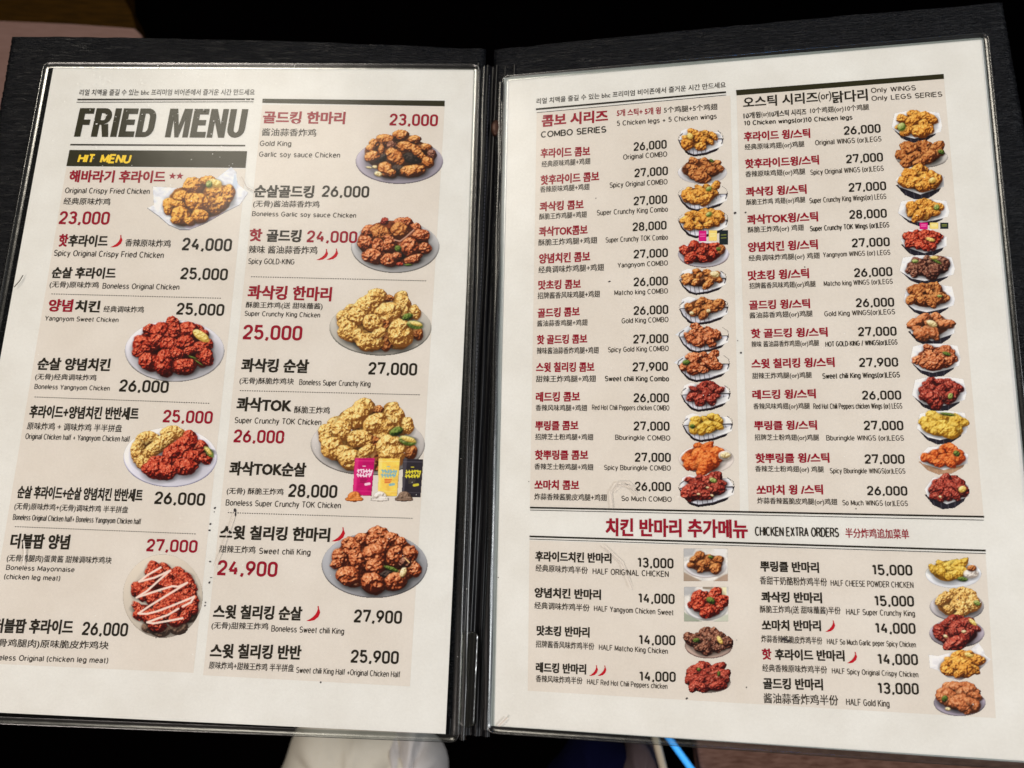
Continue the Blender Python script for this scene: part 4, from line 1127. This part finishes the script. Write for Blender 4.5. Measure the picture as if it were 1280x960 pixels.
# ---------------------------------------------------------------- the folder
def leather_mat():
    m, nt, N, Lk, P = new_mat('black_ribbed_leatherette')
    tc = N.new('ShaderNodeTexCoord')
    mp = N.new('ShaderNodeMapping'); mp.inputs['Scale'].default_value = (1.0, 1.0, 1.0)
    Lk.new(tc.outputs['Object'], mp.inputs[0])
    n0 = node(N, 'ShaderNodeTexNoise', i_Scale=45.0, i_Detail=2.0)
    mp2 = N.new('ShaderNodeMapping'); mp2.inputs['Scale'].default_value = (260, 2400, 1)
    add = node(N, 'ShaderNodeMix', data_type='VECTOR'); add.inputs[0].default_value = 0.0016
    sub = node(N, 'ShaderNodeVectorMath', operation='SCALE'); sub.inputs['Scale'].default_value = 0.005
    addv = node(N, 'ShaderNodeVectorMath', operation='ADD')
    Lk.new(mp.outputs[0], n0.inputs['Vector']); Lk.new(n0.outputs['Color'], sub.inputs[0])
    Lk.new(mp.outputs[0], addv.inputs[0]); Lk.new(sub.outputs[0], addv.inputs[1]); Lk.new(addv.outputs[0], mp2.inputs[0])
    n1 = node(N, 'ShaderNodeTexNoise', i_Scale=1.0, i_Detail=2.5, i_Roughness=.55)
    Lk.new(mp2.outputs[0], n1.inputs['Vector'])
    n2 = node(N, 'ShaderNodeTexVoronoi', i_Scale=1500.0)
    Lk.new(tc.outputs['Object'], n2.inputs['Vector'])
    b = node(N, 'ShaderNodeBump', i_Strength=1.0, i_Distance=0.0011)
    b2 = node(N, 'ShaderNodeBump', i_Strength=.35, i_Distance=0.0005)
    Lk.new(n1.outputs[0], b.inputs['Height']); Lk.new(n2.outputs['Distance'], b2.inputs['Height']); Lk.new(b.outputs[0], b2.inputs['Normal']); Lk.new(b2.outputs[0], P.inputs['Normal'])
    P.inputs['Base Color'].default_value = (0.0028, 0.0034, 0.0050, 1)
    P.inputs['Roughness'].default_value = 0.32; P.inputs['Specular IOR Level'].default_value = .21
    return m
M_LEATHER = leather_mat()
M_SPINE = plain('black_vinyl', (0.003, 0.003, 0.004), 0.34, .25)
def film_mat(name, rough, tint, strength, bump, scale=25.0, edge=False):
    """clear film: see-through with a glossy skin"""
    m, nt, N, Lk, P = new_mat(name)
    N.remove(P); out = N['Material Output']
    tr = N.new('ShaderNodeBsdfTransparent'); tr.inputs[0].default_value = (*tint, 1)
    gl = N.new('ShaderNodeBsdfGlossy'); gl.inputs['Roughness'].default_value = rough
    fr = node(N, 'ShaderNodeFresnel', i_IOR=1.5)
    mu = node(N, 'ShaderNodeMath', operation='MULTIPLY', use_clamp=True); mu.inputs[1].default_value = strength
    tc = N.new('ShaderNodeTexCoord')
    ns = node(N, 'ShaderNodeTexNoise', i_Scale=scale, i_Detail=3.0)
    bp = node(N, 'ShaderNodeBump', i_Strength=bump, i_Distance=0.002)
    mx = N.new('ShaderNodeMixShader')
    Lk.new(tc.outputs['Object'], ns.inputs['Vector']); Lk.new(ns.outputs[0], bp.inputs['Height'])
    for s_ in (gl, fr): Lk.new(bp.outputs[0], s_.inputs['Normal'])
    Lk.new(fr.outputs[0], mu.inputs[0]); Lk.new(mu.outputs[0], mx.inputs[0]); Lk.new(tr.outputs[0], mx.inputs[1]); Lk.new(gl.outputs[0], mx.inputs[2])
    Lk.new(mx.outputs[0], out.inputs['Surface'])
    return m
M_FILM = film_mat('clear_vinyl_film', .20, (.99, .99, .985), .27, .12)
M_EDGE = film_mat('clear_vinyl_welded_edge', .26, (.56, .60, .60), 2.0, .06, 120.0)

folder = empty('menu_folder', label='black ribbed menu folder lying open with two clear vinyl sleeves', category='menu folder')

def frame_obj(name, M):
    e = empty(name, M); return e
# cover boards: outer outlines read off the photograph, as page positions
def board(name, side, M, pts, z0, z1, mat):
    p = MAP[side](pts)
    o = prism(name, [tuple(q) for q in p], z0, z1, mat, folder)
    o.matrix_world = M
    return o
ZC = -0.0018
def cover(side, M, pts, bow):
    c00, c10, c11, c01 = MAP[side](pts)
    nx, ny = 120, 900
    u, v = np.meshgrid(np.linspace(0, 1, nx), np.linspace(0, 1, ny))
    q = (c00 * (1 - u[..., None]) + c10 * u[..., None]) * (1 - v[..., None]) + (c01 * (1 - u[..., None]) + c11 * u[..., None]) * v[..., None]
    x, y = q[..., 0], q[..., 1] + bow * 4 * u * (1 - u) * (1 - v)
    wx = x * 1000; wy = y * 1000
    warp = fbm(wx / 16 + 7, wy / 7, 2) * 2.6
    rid = fbm(wx / 13 + 3, wy / .62 + warp, 2)
    big_ = fbm(wx / 30, wy / 5 + 40, 2)
    edge = np.minimum.reduce([u * 220, (1 - u) * 220, v * 310, (1 - v) * 310])
    z = ZC - .0007 + rid * .0013 + big_ * .0004 - .0012 * np.exp(-edge / .8)
    V = np.stack([x, y, z], -1).reshape(-1, 3)
    ring = list(range(nx)) + [j * nx + nx - 1 for j in range(1, ny)] + [(ny - 1) * nx + i for i in range(nx - 2, -1, -1)] + [j * nx for j in range(ny - 2, 0, -1)]
    low = V[ring].copy(); low[:, 2] = ZC - .0035
    n0 = len(V); V = np.concatenate([V, low])
    idx = np.arange(nx * ny).reshape(ny, nx)
    Q = np.stack([idx[:-1, :-1], idx[1:, :-1], idx[1:, 1:], idx[:-1, 1:]], -1).reshape(-1, 4)
    r_a = np.array(ring); k = np.arange(len(ring)); k2 = (k + 1) % len(ring)
    Q = np.concatenate([Q, np.stack([r_a, r_a[k2], n0 + k2, n0 + k], 1)]).astype(np.int32)
    me = bpy.data.meshes.new('cover_board')
    me.vertices.add(len(V)); me.loops.add(Q.size); me.polygons.add(len(Q) + 0)
    me.vertices.foreach_set('co', V.astype(np.float32).ravel()); me.loops.foreach_set('vertex_index', Q.ravel())
    me.polygons.foreach_set('loop_start', np.arange(0, Q.size, 4, dtype=np.int32)); me.update(calc_edges=True)
    me.shade_smooth(); me.materials.append(M_LEATHER)
    o = bpy.data.objects.new('cover_board', me); COL.objects.link(o); o.parent = folder; o.matrix_world = M
    return o
cover('L', ML, [(11, 41.5), (607, 57), (566, 900), (-130, 868)], .0014)
cover('R', MR, [(616, 58), (1256, -2), (1420, 940), (606, 893)], .0008)
# spine: a shallow vinyl gutter with pressed folds between the boards
def spine():
    V, F = [], []
    ys = np.linspace(.1555, -.1500, 60)
    xs = np.linspace(-1, 1, 41)
    for j, y in enumerate(ys):
        for i, u in enumerate(xs):
            x = u * .0100
            z = -.0012 - .0022 * (1 - u * u) + .0007 * math.cos(u * 15) + .0002 * math.sin(y * 90 + u * 5)
            if u < 0: z -= .0002
            V.append((x, y, z))
    for j in range(len(ys) - 1):
        for i in range(len(xs) - 1):
            a_ = j * 41 + i; F.append((a_, a_ + 41, a_ + 42, a_ + 1))
    return mesh_obj('spine', V, F, M_SPINE, folder, smooth=True)
spine()
M_THREAD = plain('grey_thread', (.10, .10, .12), .6)
def stitches():
    V, F = [], []
    y = .150
    while y > -.148:
        x = -.0030 + .0004 * math.sin(y * 30)
        b_ = len(V)
        for dx, dy, dz in ((-.00022, 0, 0), (.00022, 0, 0), (.00022, -.0011, 0), (-.00022, -.0011, 0), (0, -.0002, .0003), (0, -.0009, .0003)):
            V.append((x + dx, y + dy, -.0026 + dz))
        F += [(b_, b_ + 1, b_ + 4), (b_ + 1, b_ + 2, b_ + 5, b_ + 4), (b_ + 2, b_ + 3, b_ + 5), (b_ + 3, b_, b_ + 4, b_ + 5)]
        y -= .0018
    return mesh_obj('stitching', V, F, M_THREAD, folder, kind='stuff')
stitches()

# sleeves: film over each sheet with a raised welded edge round it
def rounded(pts, r, seg=5):
    P = [np.array(p, float) for p in pts]; out = []
    for i in range(len(P)):
        a_, b_, c_ = P[i - 1], P[i], P[(i + 1) % len(P)]
        u = (a_ - b_) / np.hypot(*(a_ - b_)); v = (c_ - b_) / np.hypot(*(c_ - b_))
        for k in range(seg + 1):
            t = k / seg
            out.append(b_ + u * r * (1 - t) ** 2 + v * r * t ** 2)
    return out
def sleeve(side, M, corners, width, r):
    W_ = MAP[side](corners)
    loop = rounded(W_, r)
    rs = np.random.RandomState(3)
    # welded edge: a low rounded bead, subdivided so that it catches the light unevenly
    dense = []
    for i in range(len(loop)):
        p, q = loop[i], loop[(i + 1) % len(loop)]; n = max(1, int(np.hypot(*(q - p)) / .0025))
        dense += [p + (q - p) * k / n for k in range(n)]
    D_ = np.array(dense); n = len(D_); cen = D_.mean(0)
    T_ = np.roll(D_, -1, 0) - np.roll(D_, 1, 0); T_ /= np.hypot(T_[:, 0], T_[:, 1])[:, None]
    Nn = np.stack([-T_[:, 1], T_[:, 0]], 1)
    if ((cen - D_) * Nn).sum() < 0: Nn = -Nn
    prof = [(0, -.0004), (.05, .0004), (.14, .0010), (.26, .0009), (.36, .00035), (1.0, .00045)]
    wob = np.convolve(rs.rand(n + 8), np.ones(9) / 9, 'valid')[:n] - .5
    V, F = [], []
    for k, (u, z) in enumerate(prof):
        for i in range(n):
            p = D_[i] + Nn[i] * width * u
            V.append((p[0], p[1], z + (wob[i] * .0003) * (1 if 0 < k < 4 else 0)))
    for k in range(len(prof) - 1):
        for i in range(n):
            j = (i + 1) % n; F.append((k * n + i, k * n + j, (k + 1) * n + j, (k + 1) * n + i))
    holder = None
    # film
    xs = np.linspace(0, 1, 40); ys = np.linspace(0, 1, 56)
    Wc = MAP[side](corners); c00, c10, c11, c01 = Wc
    VF, FF = [], []
    ins = .0012
    for b_ in ys:
        for a_ in xs:
            p = (c00 * (1 - a_) + c10 * a_) * (1 - b_) + (c01 * (1 - a_) + c11 * a_) * b_
            p = p + (cen - p) * .008
            e = min(a_, 1 - a_, b_, 1 - b_)
            z = .00055 + .00035 * min(1, e * 12) * (float(fbm(np.array([a_ * 5 + 3]), np.array([b_ * 6]), 3)[0]) - .2)
            VF.append((p[0], p[1], z))
    for j in range(55):
        for i in range(39):
            a_ = j * 40 + i; FF.append((a_, a_ + 40, a_ + 41, a_ + 1))
    fo = mesh_obj('vinyl_sleeve', VF, FF, M_FILM, folder, smooth=True); fo.matrix_world = M
    eo = mesh_obj('welded_edge', V, F, M_EDGE, fo, smooth=True)
    return fo
sleeve('L', ML, [(55, 78), (601, 80.5), (574, 929), (-99, 902)], .0032, .004)
sleeve('R', MR, [(627, 95), (1236, 41), (1327, 966), (608, 917)], .0032, .004)

def glint_strip(side, M, p_top, p_bot, half, hgt):  # extra curved film strip, added and shaped to catch a bright lamp streak
    a_, b_ = MAP[side]([p_top, p_bot]); V, F = [], []
    n_, m_ = 70, 9
    for j in range(n_):
        t = j / (n_ - 1); c_ = a_ * (1 - t) + b_ * t
        for i in range(m_):
            th = math.pi * i / (m_ - 1)
            V.append((c_[0] - half * math.cos(th) * (1 + .10 * math.sin(t * 23)), c_[1], -.0008 + (hgt + .0002 * math.sin(t * 31 + i * .4)) * math.sin(th)))
    for j in range(n_ - 1):
        for i in range(m_ - 1):
            k = j * m_ + i; F.append((k, k + m_, k + m_ + 1, k + 1))
    o = mesh_obj('sleeve_glint_strip', V, F, M_GLINT, folder, smooth=True); o.matrix_world = M
M_GLINT = film_mat('clear_vinyl_glint', .30, (.80, .82, .82), 1.5, .10, 60.0)
glint_strip('R', MR, (626, 104), (607, 912), .0021, .0019)
glint_strip('L', ML, (606, 84), (578, 925), .0015, .0014)

# clear plastic clip at the near end of the spine, brown rivet at its far end
M_CLIP = film_mat('clear_plastic_clip', .22, (.55, .55, .48), 2.6, .2, 120.0)
cl = slab('clip', -.0024, -.1465, .0036, -.109, -.0022, .0006, M_CLIP, folder, r=.0022, bevel=.0006)
def rivet():
    V, F = [], []
    for k, (r, z) in enumerate(((.0026, -.0024), (.0026, -.001), (.002, -.0004), (.0008, -.0002))):
        for i in range(20):
            a_ = 2 * math.pi * i / 20; V.append((.0012 + r * math.cos(a_), .1215 + 1.6 * r * math.sin(a_), z))
    for k in range(3):
        for i in range(20):
            j = (i + 1) % 20; F.append((k * 20 + i, k * 20 + j, k * 20 + 20 + j, k * 20 + 20 + i))
    F.append(tuple(range(60, 80)))
    return mesh_obj('rivet', V, F, plain('copper_brown_metal', (.05, .022, .014), .4, .3, Metallic=.4), folder, smooth=True)
rivet()

# ---------------------------------------------------------------- the printed sheets
sheet_l = empty('menu_sheet', ML, label='left paper sheet headed FRIED MENU in the open folder', category='menu sheet', group='printed sheets in the folder')
sheet_r = empty('menu_sheet', MR, label='right paper sheet listing COMBO SERIES and wings with prices', category='menu sheet', group='printed sheets in the folder')
def sheet_paper(side, pts, mat, parent, z=0.0, name='paper'):
    p = MAP[side](pts); c00, c10, c11, c01 = p
    V, F = [], []
    nx, ny = 12, 16
    for k, zz in enumerate((z, z - .00015)):
        for b_ in np.linspace(0, 1, ny):
            for a_ in np.linspace(0, 1, nx):
                q = (c00 * (1 - a_) + c10 * a_) * (1 - b_) + (c01 * (1 - a_) + c11 * a_) * b_
                V.append((q[0], q[1], zz))
    for j in range(ny - 1):
        for i in range(nx - 1):
            a_ = j * nx + i; F.append((a_, a_ + nx, a_ + nx + 1, a_ + 1)); b_ = a_ + nx * ny; F.append((b_, b_ + 1, b_ + nx + 1, b_ + nx))
    ring = [i for i in range(nx)] + [j * nx + nx - 1 for j in range(1, ny)] + [(ny - 1) * nx + i for i in range(nx - 2, -1, -1)] + [j * nx for j in range(ny - 2, 0, -1)]
    for i, q in enumerate(ring):
        r2 = ring[(i + 1) % len(ring)]; F.append((q, r2, r2 + nx * ny, q + nx * ny))
    return mesh_obj(name, V, F, mat, parent)
sheet_paper('L', [(67, 83), (596, 87), (557, 917.5), (-80, 887)], M_PAPER, sheet_l)
sheet_paper('R', [(637, 96), (1226, 47), (1309, 953), (616, 907.5)], M_PAPER, sheet_r)
sheet_paper('R', [(630, 97), (1229.5, 47), (1317, 956), (611, 907.2)], M_PAPER2, sheet_r, z=-.0003, name='backing_paper')

PA = quad('panel', 'L', [(83, 209), (307.5, 211), (242, 841), (-21, 829)], M_PANEL, sheet_l)
PB = quad('panel', 'L', [(328, 131), (556, 133), (512.5, 858), (254, 844)], M_PANEL, sheet_l)
PC = quad('panel', 'R', [(671, 141), (913, 119.5), (925, 638.5), (662.5, 633)], M_PANEL, sheet_r)
PD = quad('panel', 'R', [(920.7, 118), (1179.8, 97), (1229.5, 645), (936, 640)], M_PANEL, sheet_r)
PE = quad('panel', 'R', [(662, 675.5), (1232, 692.5), (1244.8, 897.6), (659.8, 863.4)], M_PANEL, sheet_r)

STY = {'K': ('dish_name', M_INK, .014, .029), 'K2': ('dish_name', M_RED, .014, .029), 'R': ('dish_name', M_RED, .014, .026), 'k': ('dish_name', M_INK, .012, .015), 'r': ('dish_name', M_RED, .012, .012),
       'C': ('chinese_name', M_GREY, 0.0, .011), 'c': ('chinese_name', M_RED, 0.0, .014)}
def rows(data, side, parent):
    for ln in data.strip().split('\n'):
        p = ln.split(' ', 6)
        st, (x0, x1, yl, yr, h), s = p[0], map(float, p[1:6]), p[6].split('|')[0]
        if st in ('P', 'Q'): stroke_text('price', side, s, x0, x1, yl, yr, h, M_INK if st == 'P' else M_RED, parent, weight=.18, num=True)
        elif st in ('E', 'B'): stroke_text('english_name', side, s, x0, x1, yl, yr, h, M_GREY if st == 'E' else M_INK, parent, weight=.145 if st == 'E' else .175)
        else:
            nm, mt, off, bo = STY[st]
            font_text(nm, side, s, x0, x1, yl, yr, h, mt, parent, off, bo)
rows(LEFT_A, 'L', PA); rows(LEFT_B, 'L', PB); rows(RIGHT_C, 'R', PC); rows(RIGHT_D, 'R', PD); rows(RIGHT_E, 'R', PE); rows(RIGHT_T, 'R', sheet_r)

TAG = '리얼 치맥을 즐길 수 있는 bhc 프리미엄 비어존에서 즐거운 시간 만드세요'
font_text('tagline', 'L', TAG, 99, 318, 119.6, 119.2, 7.8, M_INK, sheet_l, .008)
font_text('tagline', 'R', TAG, 670.7, 907.3, 130.5, 109.8, 7.4, M_INK, sheet_r, .008)
rule('rule', 'L', 97, 124.6, 317.5, 124.2, 2.0, M_INK, sheet_l)
rule('rule', 'L', 96, 128, 317, 127.4, .8, M_INK, sheet_l)
rule('rule', 'L', 88, 181, 306.5, 182.2, 1.9, M_INK, sheet_l)
quad('bar', 'L', [(87, 187.5), (309, 189), (307, 210), (83, 207.8)], M_BAR, sheet_l, Z_PIC - .00001)
quad('bar', 'L', [(328.3, 123.5), (556, 126), (555.8, 133), (328, 128.8)], M_BAR, sheet_l, Z_PIC)
quad('bar', 'R', [(920, 112.7), (1179.5, 92.5), (1180, 98.7), (920.7, 119.5)], M_BAR, sheet_r, Z_PIC)
rule('rule', 'R', 670, 136.8, 907.5, 115.4, 2.2, M_INK, sheet_r)
rule('rule', 'R', 671, 141, 907.8, 119, .7, M_INK, sheet_r)
rule('rule', 'R', 662.5, 634.5, 1230, 646, 2.2, M_INK, sheet_r)
rule('rule', 'R', 662.5, 637.6, 1229.5, 650.2, .8, M_INK, sheet_r)
rule('rule', 'R', 662, 670.5, 1232, 688.3, 2.2, M_INK, sheet_r)
rule('rule', 'R', 662, 673.8, 1232, 692, .8, M_INK, sheet_r)
for x0, y0, x1, y1, par in ((64.5, 367.5, 277.5, 373, PA), (43.5, 496.3, 263, 504.3, PA), (19, 658.3, 246, 667.5, PA), (314, 346, 534, 351.2, PB), (300, 488.3, 526, 493.6, PB), (285, 640.8, 517, 648, PB)):
    rule('dotted_rule', 'L', x0, y0, x1, y1, .95, M_INK, par, dash=3.0)
# the block heading, each letter its own filled outline
BL = {'F': (.86, [[(0, 0), (0, 1), (.86, 1), (.86, .80), (.36, .80), (.36, .60), (.74, .60), (.74, .41), (.36, .41), (.36, 0)]]),
 'I': (.36, [[(0, 0), (0, 1), (.36, 1), (.36, 0)]]),
 'E': (.86, [[(0, 0), (0, 1), (.86, 1), (.86, .80), (.36, .80), (.36, .61), (.78, .61), (.78, .42), (.36, .42), (.36, .20), (.88, .20), (.88, 0)]]),
 'M': (1.3, [[(0, 0), (0, 1), (.46, 1), (.66, .42), (.84, 1), (1.3, 1), (1.3, 0), (.98, 0), (.98, .62), (.76, 0), (.54, 0), (.32, .62), (.32, 0)]]),
 'N': (1.0, [[(0, 0), (0, 1), (.36, 1), (.68, .46), (.68, 1), (1.0, 1), (1.0, 0), (.66, 0), (.32, .56), (.32, 0)]])}
def heading(s, x0, x1, yl, yr, h):
    side = 'L'
    a_, b_, hh = page_basis(side, x0, yl, x1, yr, h)
    wd = {'R': 1.0, 'D': 1.0, 'U': 1.0, ' ': .5}
    total = sum(BL[c_][0] if c_ in BL else wd[c_] for c_ in s) + .1 * (len(s) - 1)
    e = (b_ - a_) / total; x = 0
    sh = .05 * hh
    def put(p): return (a_[0] + e[0] * p[0] + sh * p[1], a_[1] + e[1] * p[0] + hh * p[1], Z_TEXT)
    for c_ in s:
        if c_ == ' ': x += .5 + .1; continue
        if c_ in BL:
            adv, pl = BL[c_]
            mesh_obj('heading_letter', [put((x + p[0], p[1])) for p in pl[0]], [tuple(range(len(pl[0])))], M_BAR, sheet_l)
        else:
            adv = wd[c_]; V, F = [], []
            def band(outer, inner, closed=False):
                n_ = len(outer); b0 = len(V)
                for o_, i_ in zip(outer, inner): V.append(put((x + o_[0], o_[1]))); V.append(put((x + i_[0], i_[1])))
                for k in range(n_ if closed else n_ - 1):
                    l = (k + 1) % n_; F.append((b0 + 2 * k, b0 + 2 * k + 1, b0 + 2 * l + 1, b0 + 2 * l))
            def c4(cx, cy, rx, ry, a0, a1): return arc(cx, cy, rx, ry, a0, a1)
            if c_ == 'U':
                o_ = [(0, 1)] + [(p[0], p[1]) for p in [(0, .3)] + c4(.5, .3, .5, .3, 180, 360)] + [(1, 1)]
                i_ = [(.36, 1)] + [(p[0], p[1]) for p in [(.36, .3)] + c4(.5, .3, .14, .12, 180, 360)] + [(.64, 1)]
                band(o_, i_)
            if c_ == 'D':
                o_ = [(0, 0), (0, 1), (.5, 1)] + c4(.5, .66, .5, .34, 80, 0) + c4(.5, .34, .5, .34, 0, -80) + [(.5, 0)]
                i_ = [(.36, .18), (.36, .82), (.48, .82)] + c4(.5, .66, .14, .16, 80, 0) + c4(.5, .34, .14, .16, 0, -80) + [(.48, .18)]
                band(o_, i_, True)
            if c_ == 'R':
                V += [put((x + p[0], p[1])) for p in ((0, 0), (0, .42), (.36, .42), (.36, 0))]; F.append((0, 1, 2, 3))
                o_ = [(0, .42), (0, 1), (.55, 1)] + c4(.55, .72, .42, .28, 80, -80) + [(.55, .42)]
                i_ = [(.36, .58), (.36, .82), (.5, .82)] + c4(.52, .70, .11, .12, 80, -80) + [(.5, .58)]
                band(o_, i_, True)
                b0 = len(V); V += [put((x + p[0], p[1])) for p in ((.46, .42), (.84, .46), (1.0, 0), (.64, 0))]; F.append(tuple(range(b0, b0 + 4)))
            mesh_obj('heading_letter', V, F, M_BAR, sheet_l)
        x += adv + .1
heading('FRIED MENU', 92.5, 304.5, 171, 172.6, 36)
stroke_text('heading', 'L', 'HIT', 96.5, 117.5, 203.8, 204, 11.3, M_YEL, sheet_l, weight=.21, shear=.12)
stroke_text('heading', 'L', 'MENU', 124.5, 162.5, 204.2, 204.6, 11.6, M_YEL, sheet_l, weight=.21, shear=.12)
for cx in (215.7, 225):
    c_ = MAP['L']([(cx, 220.2)])[0]; r = page_basis('L', cx, 220, cx + 1, 220, 4.6)[2]
    mesh_obj('star_icon', [(c_[0] + r * (1 if k % 2 == 0 else .42) * math.sin(k * math.pi / 5), c_[1] + r * (1 if k % 2 == 0 else .42) * math.cos(k * math.pi / 5), Z_TEXT) for k in range(10)], [tuple(range(10))[::-1]], M_RED, PA)
chili('L', 138, 295, 152.5, 309, PA)
chili('L', 395.5, 312.5, 409.5, 325, PB); chili('L', 408, 312, 422, 324.6, PB)
chili('L', 414.5, 660.5, 430.5, 676.5, PB); chili('L', 383, 759, 399.5, 776, PB)
chili('R', 736.5, 832.5, 746.8, 844.5, PE); chili('R', 747, 832.8, 757.3, 844.5, PE)
chili('R', 1031.8, 776.5, 1043, 789.5, PE); chili('R', 1058.8, 816, 1070.5, 828.8, PE)
dish_pictures(PA, PB, PC, PD, PE)

# ---------------------------------------------------------------- wear: ink smudges, dust and scratches on the sleeves
def specks(name, side, M, spots, mat, z, label=None):
    V, F = [], []
    rs = random.Random(5)
    for px, py, r, el, an in spots:
        c_ = MAP[side]([(px, py)])[0]; r = r * .00036
        b0 = len(V); k_ = 7
        for i in range(k_):
            t = 2 * math.pi * i / k_; q = r * rs.uniform(.7, 1.2)
            x, y = q * el * math.cos(t), q * math.sin(t)
            V.append((c_[0] + x * math.cos(an) - y * math.sin(an), c_[1] + x * math.sin(an) + y * math.cos(an), z))
        F.append(tuple(range(b0, b0 + k_)))
    par = sheet_l if side == 'L' else sheet_r
    return mesh_obj(name, V, F, mat, par if z < .0003 else folder, kind='stuff')
M_DUST = plain('pale_dust', (.9, .9, .86), .9, .1)
M_SMUDGE = plain('dark_smudge', (.05, .045, .05), .8, .1)
rs = random.Random(11)
sp = [(269, 635, 1.1, 1.4, .5), (268, 640, .7, 1, 0), (263, 655, 1.2, 1.2, 1), (262, 663, 1.3, 1.2, .3), (263, 702, .8, 2, 0), (262, 728, 1.0, 1.5, 1.2), (264, 722, .6, 3, 0), (257, 753, .9, 1, 0), (256.5, 757, .9, 1.3, 0), (195, 797, .8, 1, 0), (401, 853, 1.0, 1, 0), (294, 638, 2.6, .7, 0), (294.5, 643, 1.0, 2.4, 1.7)]
specks('ink_smudges', 'L', ML, sp, M_SMUDGE, .0002)
sp = [(919, 266.5, 1.6, 1, 0), (932, 266, 1.1, 1.2, .4), (926, 441, 1.2, 1.1, .6), (922, 426, .7, 1, 0), (1006, 334, .8, 1, 0), (1070, 636, .7, 1, 0), (908, 797.5, .7, 1, 0), (858.5, 873, 1.1, 1.3, .8), (762, 352, 1.0, 2, .1), (661, 602, .6, 1, 0), (745, 248, .5, 2, 1.2), (980, 799, 2.0, 1.4, .1), (986, 801, 1.4, 1.6, .3), (933, 859, .8, 1, 0), (623, 722, .7, 1, 0), (921, 800, .5, 1, 0)]
specks('ink_smudges', 'R', MR, sp, M_SMUDGE, .0002)
sp = []
for k in range(230):
    px, py = rs.gauss(215, 95), 84 + abs(rs.gauss(0, 60))
    if 66 < px < 590 and 84 < py < 330: sp.append((px, py, rs.choice((.3, .36, .45, .7)), rs.uniform(1, 2), rs.uniform(0, 3)))
for k in range(110): sp.append((rs.uniform(20, 590), rs.uniform(90, 880), rs.uniform(.25, .45), rs.uniform(1, 2), rs.uniform(0, 3)))
o = specks('dust', 'L', ML, sp, M_DUST, .0013); o.matrix_world = ML
sp = [(rs.uniform(640, 1230), rs.uniform(100, 900), rs.uniform(.25, .45), rs.uniform(1, 2), rs.uniform(0, 3)) for _ in range(130)]
o = specks('dust', 'R', MR, sp, M_DUST, .0013); o.matrix_world = MR
def hairline(side, M, pts, w_, mat):
    P_ = MAP[side](pts); V, F = [], []
    stroke(P_, w_ * .0002, .00132, V, F)
    o = mesh_obj('scratch', V, F, mat, folder); o.matrix_world = M
M_SCR = plain('pale_scratch', (.62, .56, .50), .7, .2)
hairline('L', ML, [(20, 360), (27, 352), (31, 345)], 1.0, M_GREY)
hairline('L', ML, [(270, 708), (278, 688), (290, 655), (294, 642)], .8, M_SCR)
hairline('L', ML, [(303, 222), (309, 235), (318, 240)], .8, M_SCR)
hairline('L', ML, [(32, 676), (33, 690), (31, 706)], 1.6, plain('pale_scuff', (.78, .74, .68), .7))
hairline('R', MR, [(766, 636), (764, 615), (772, 603), (785, 603), (796, 614)], .9, M_SCR)
hairline('R', MR, [(767, 614), (776, 606), (788, 609), (798, 620)], .8, M_SCR)
hairline('R', MR, [(754, 682), (778, 704), (790, 735)], .8, M_SCR)
hairline('R', MR, [(624, 907), (631, 900), (635, 896)], 1.6, M_SCR)
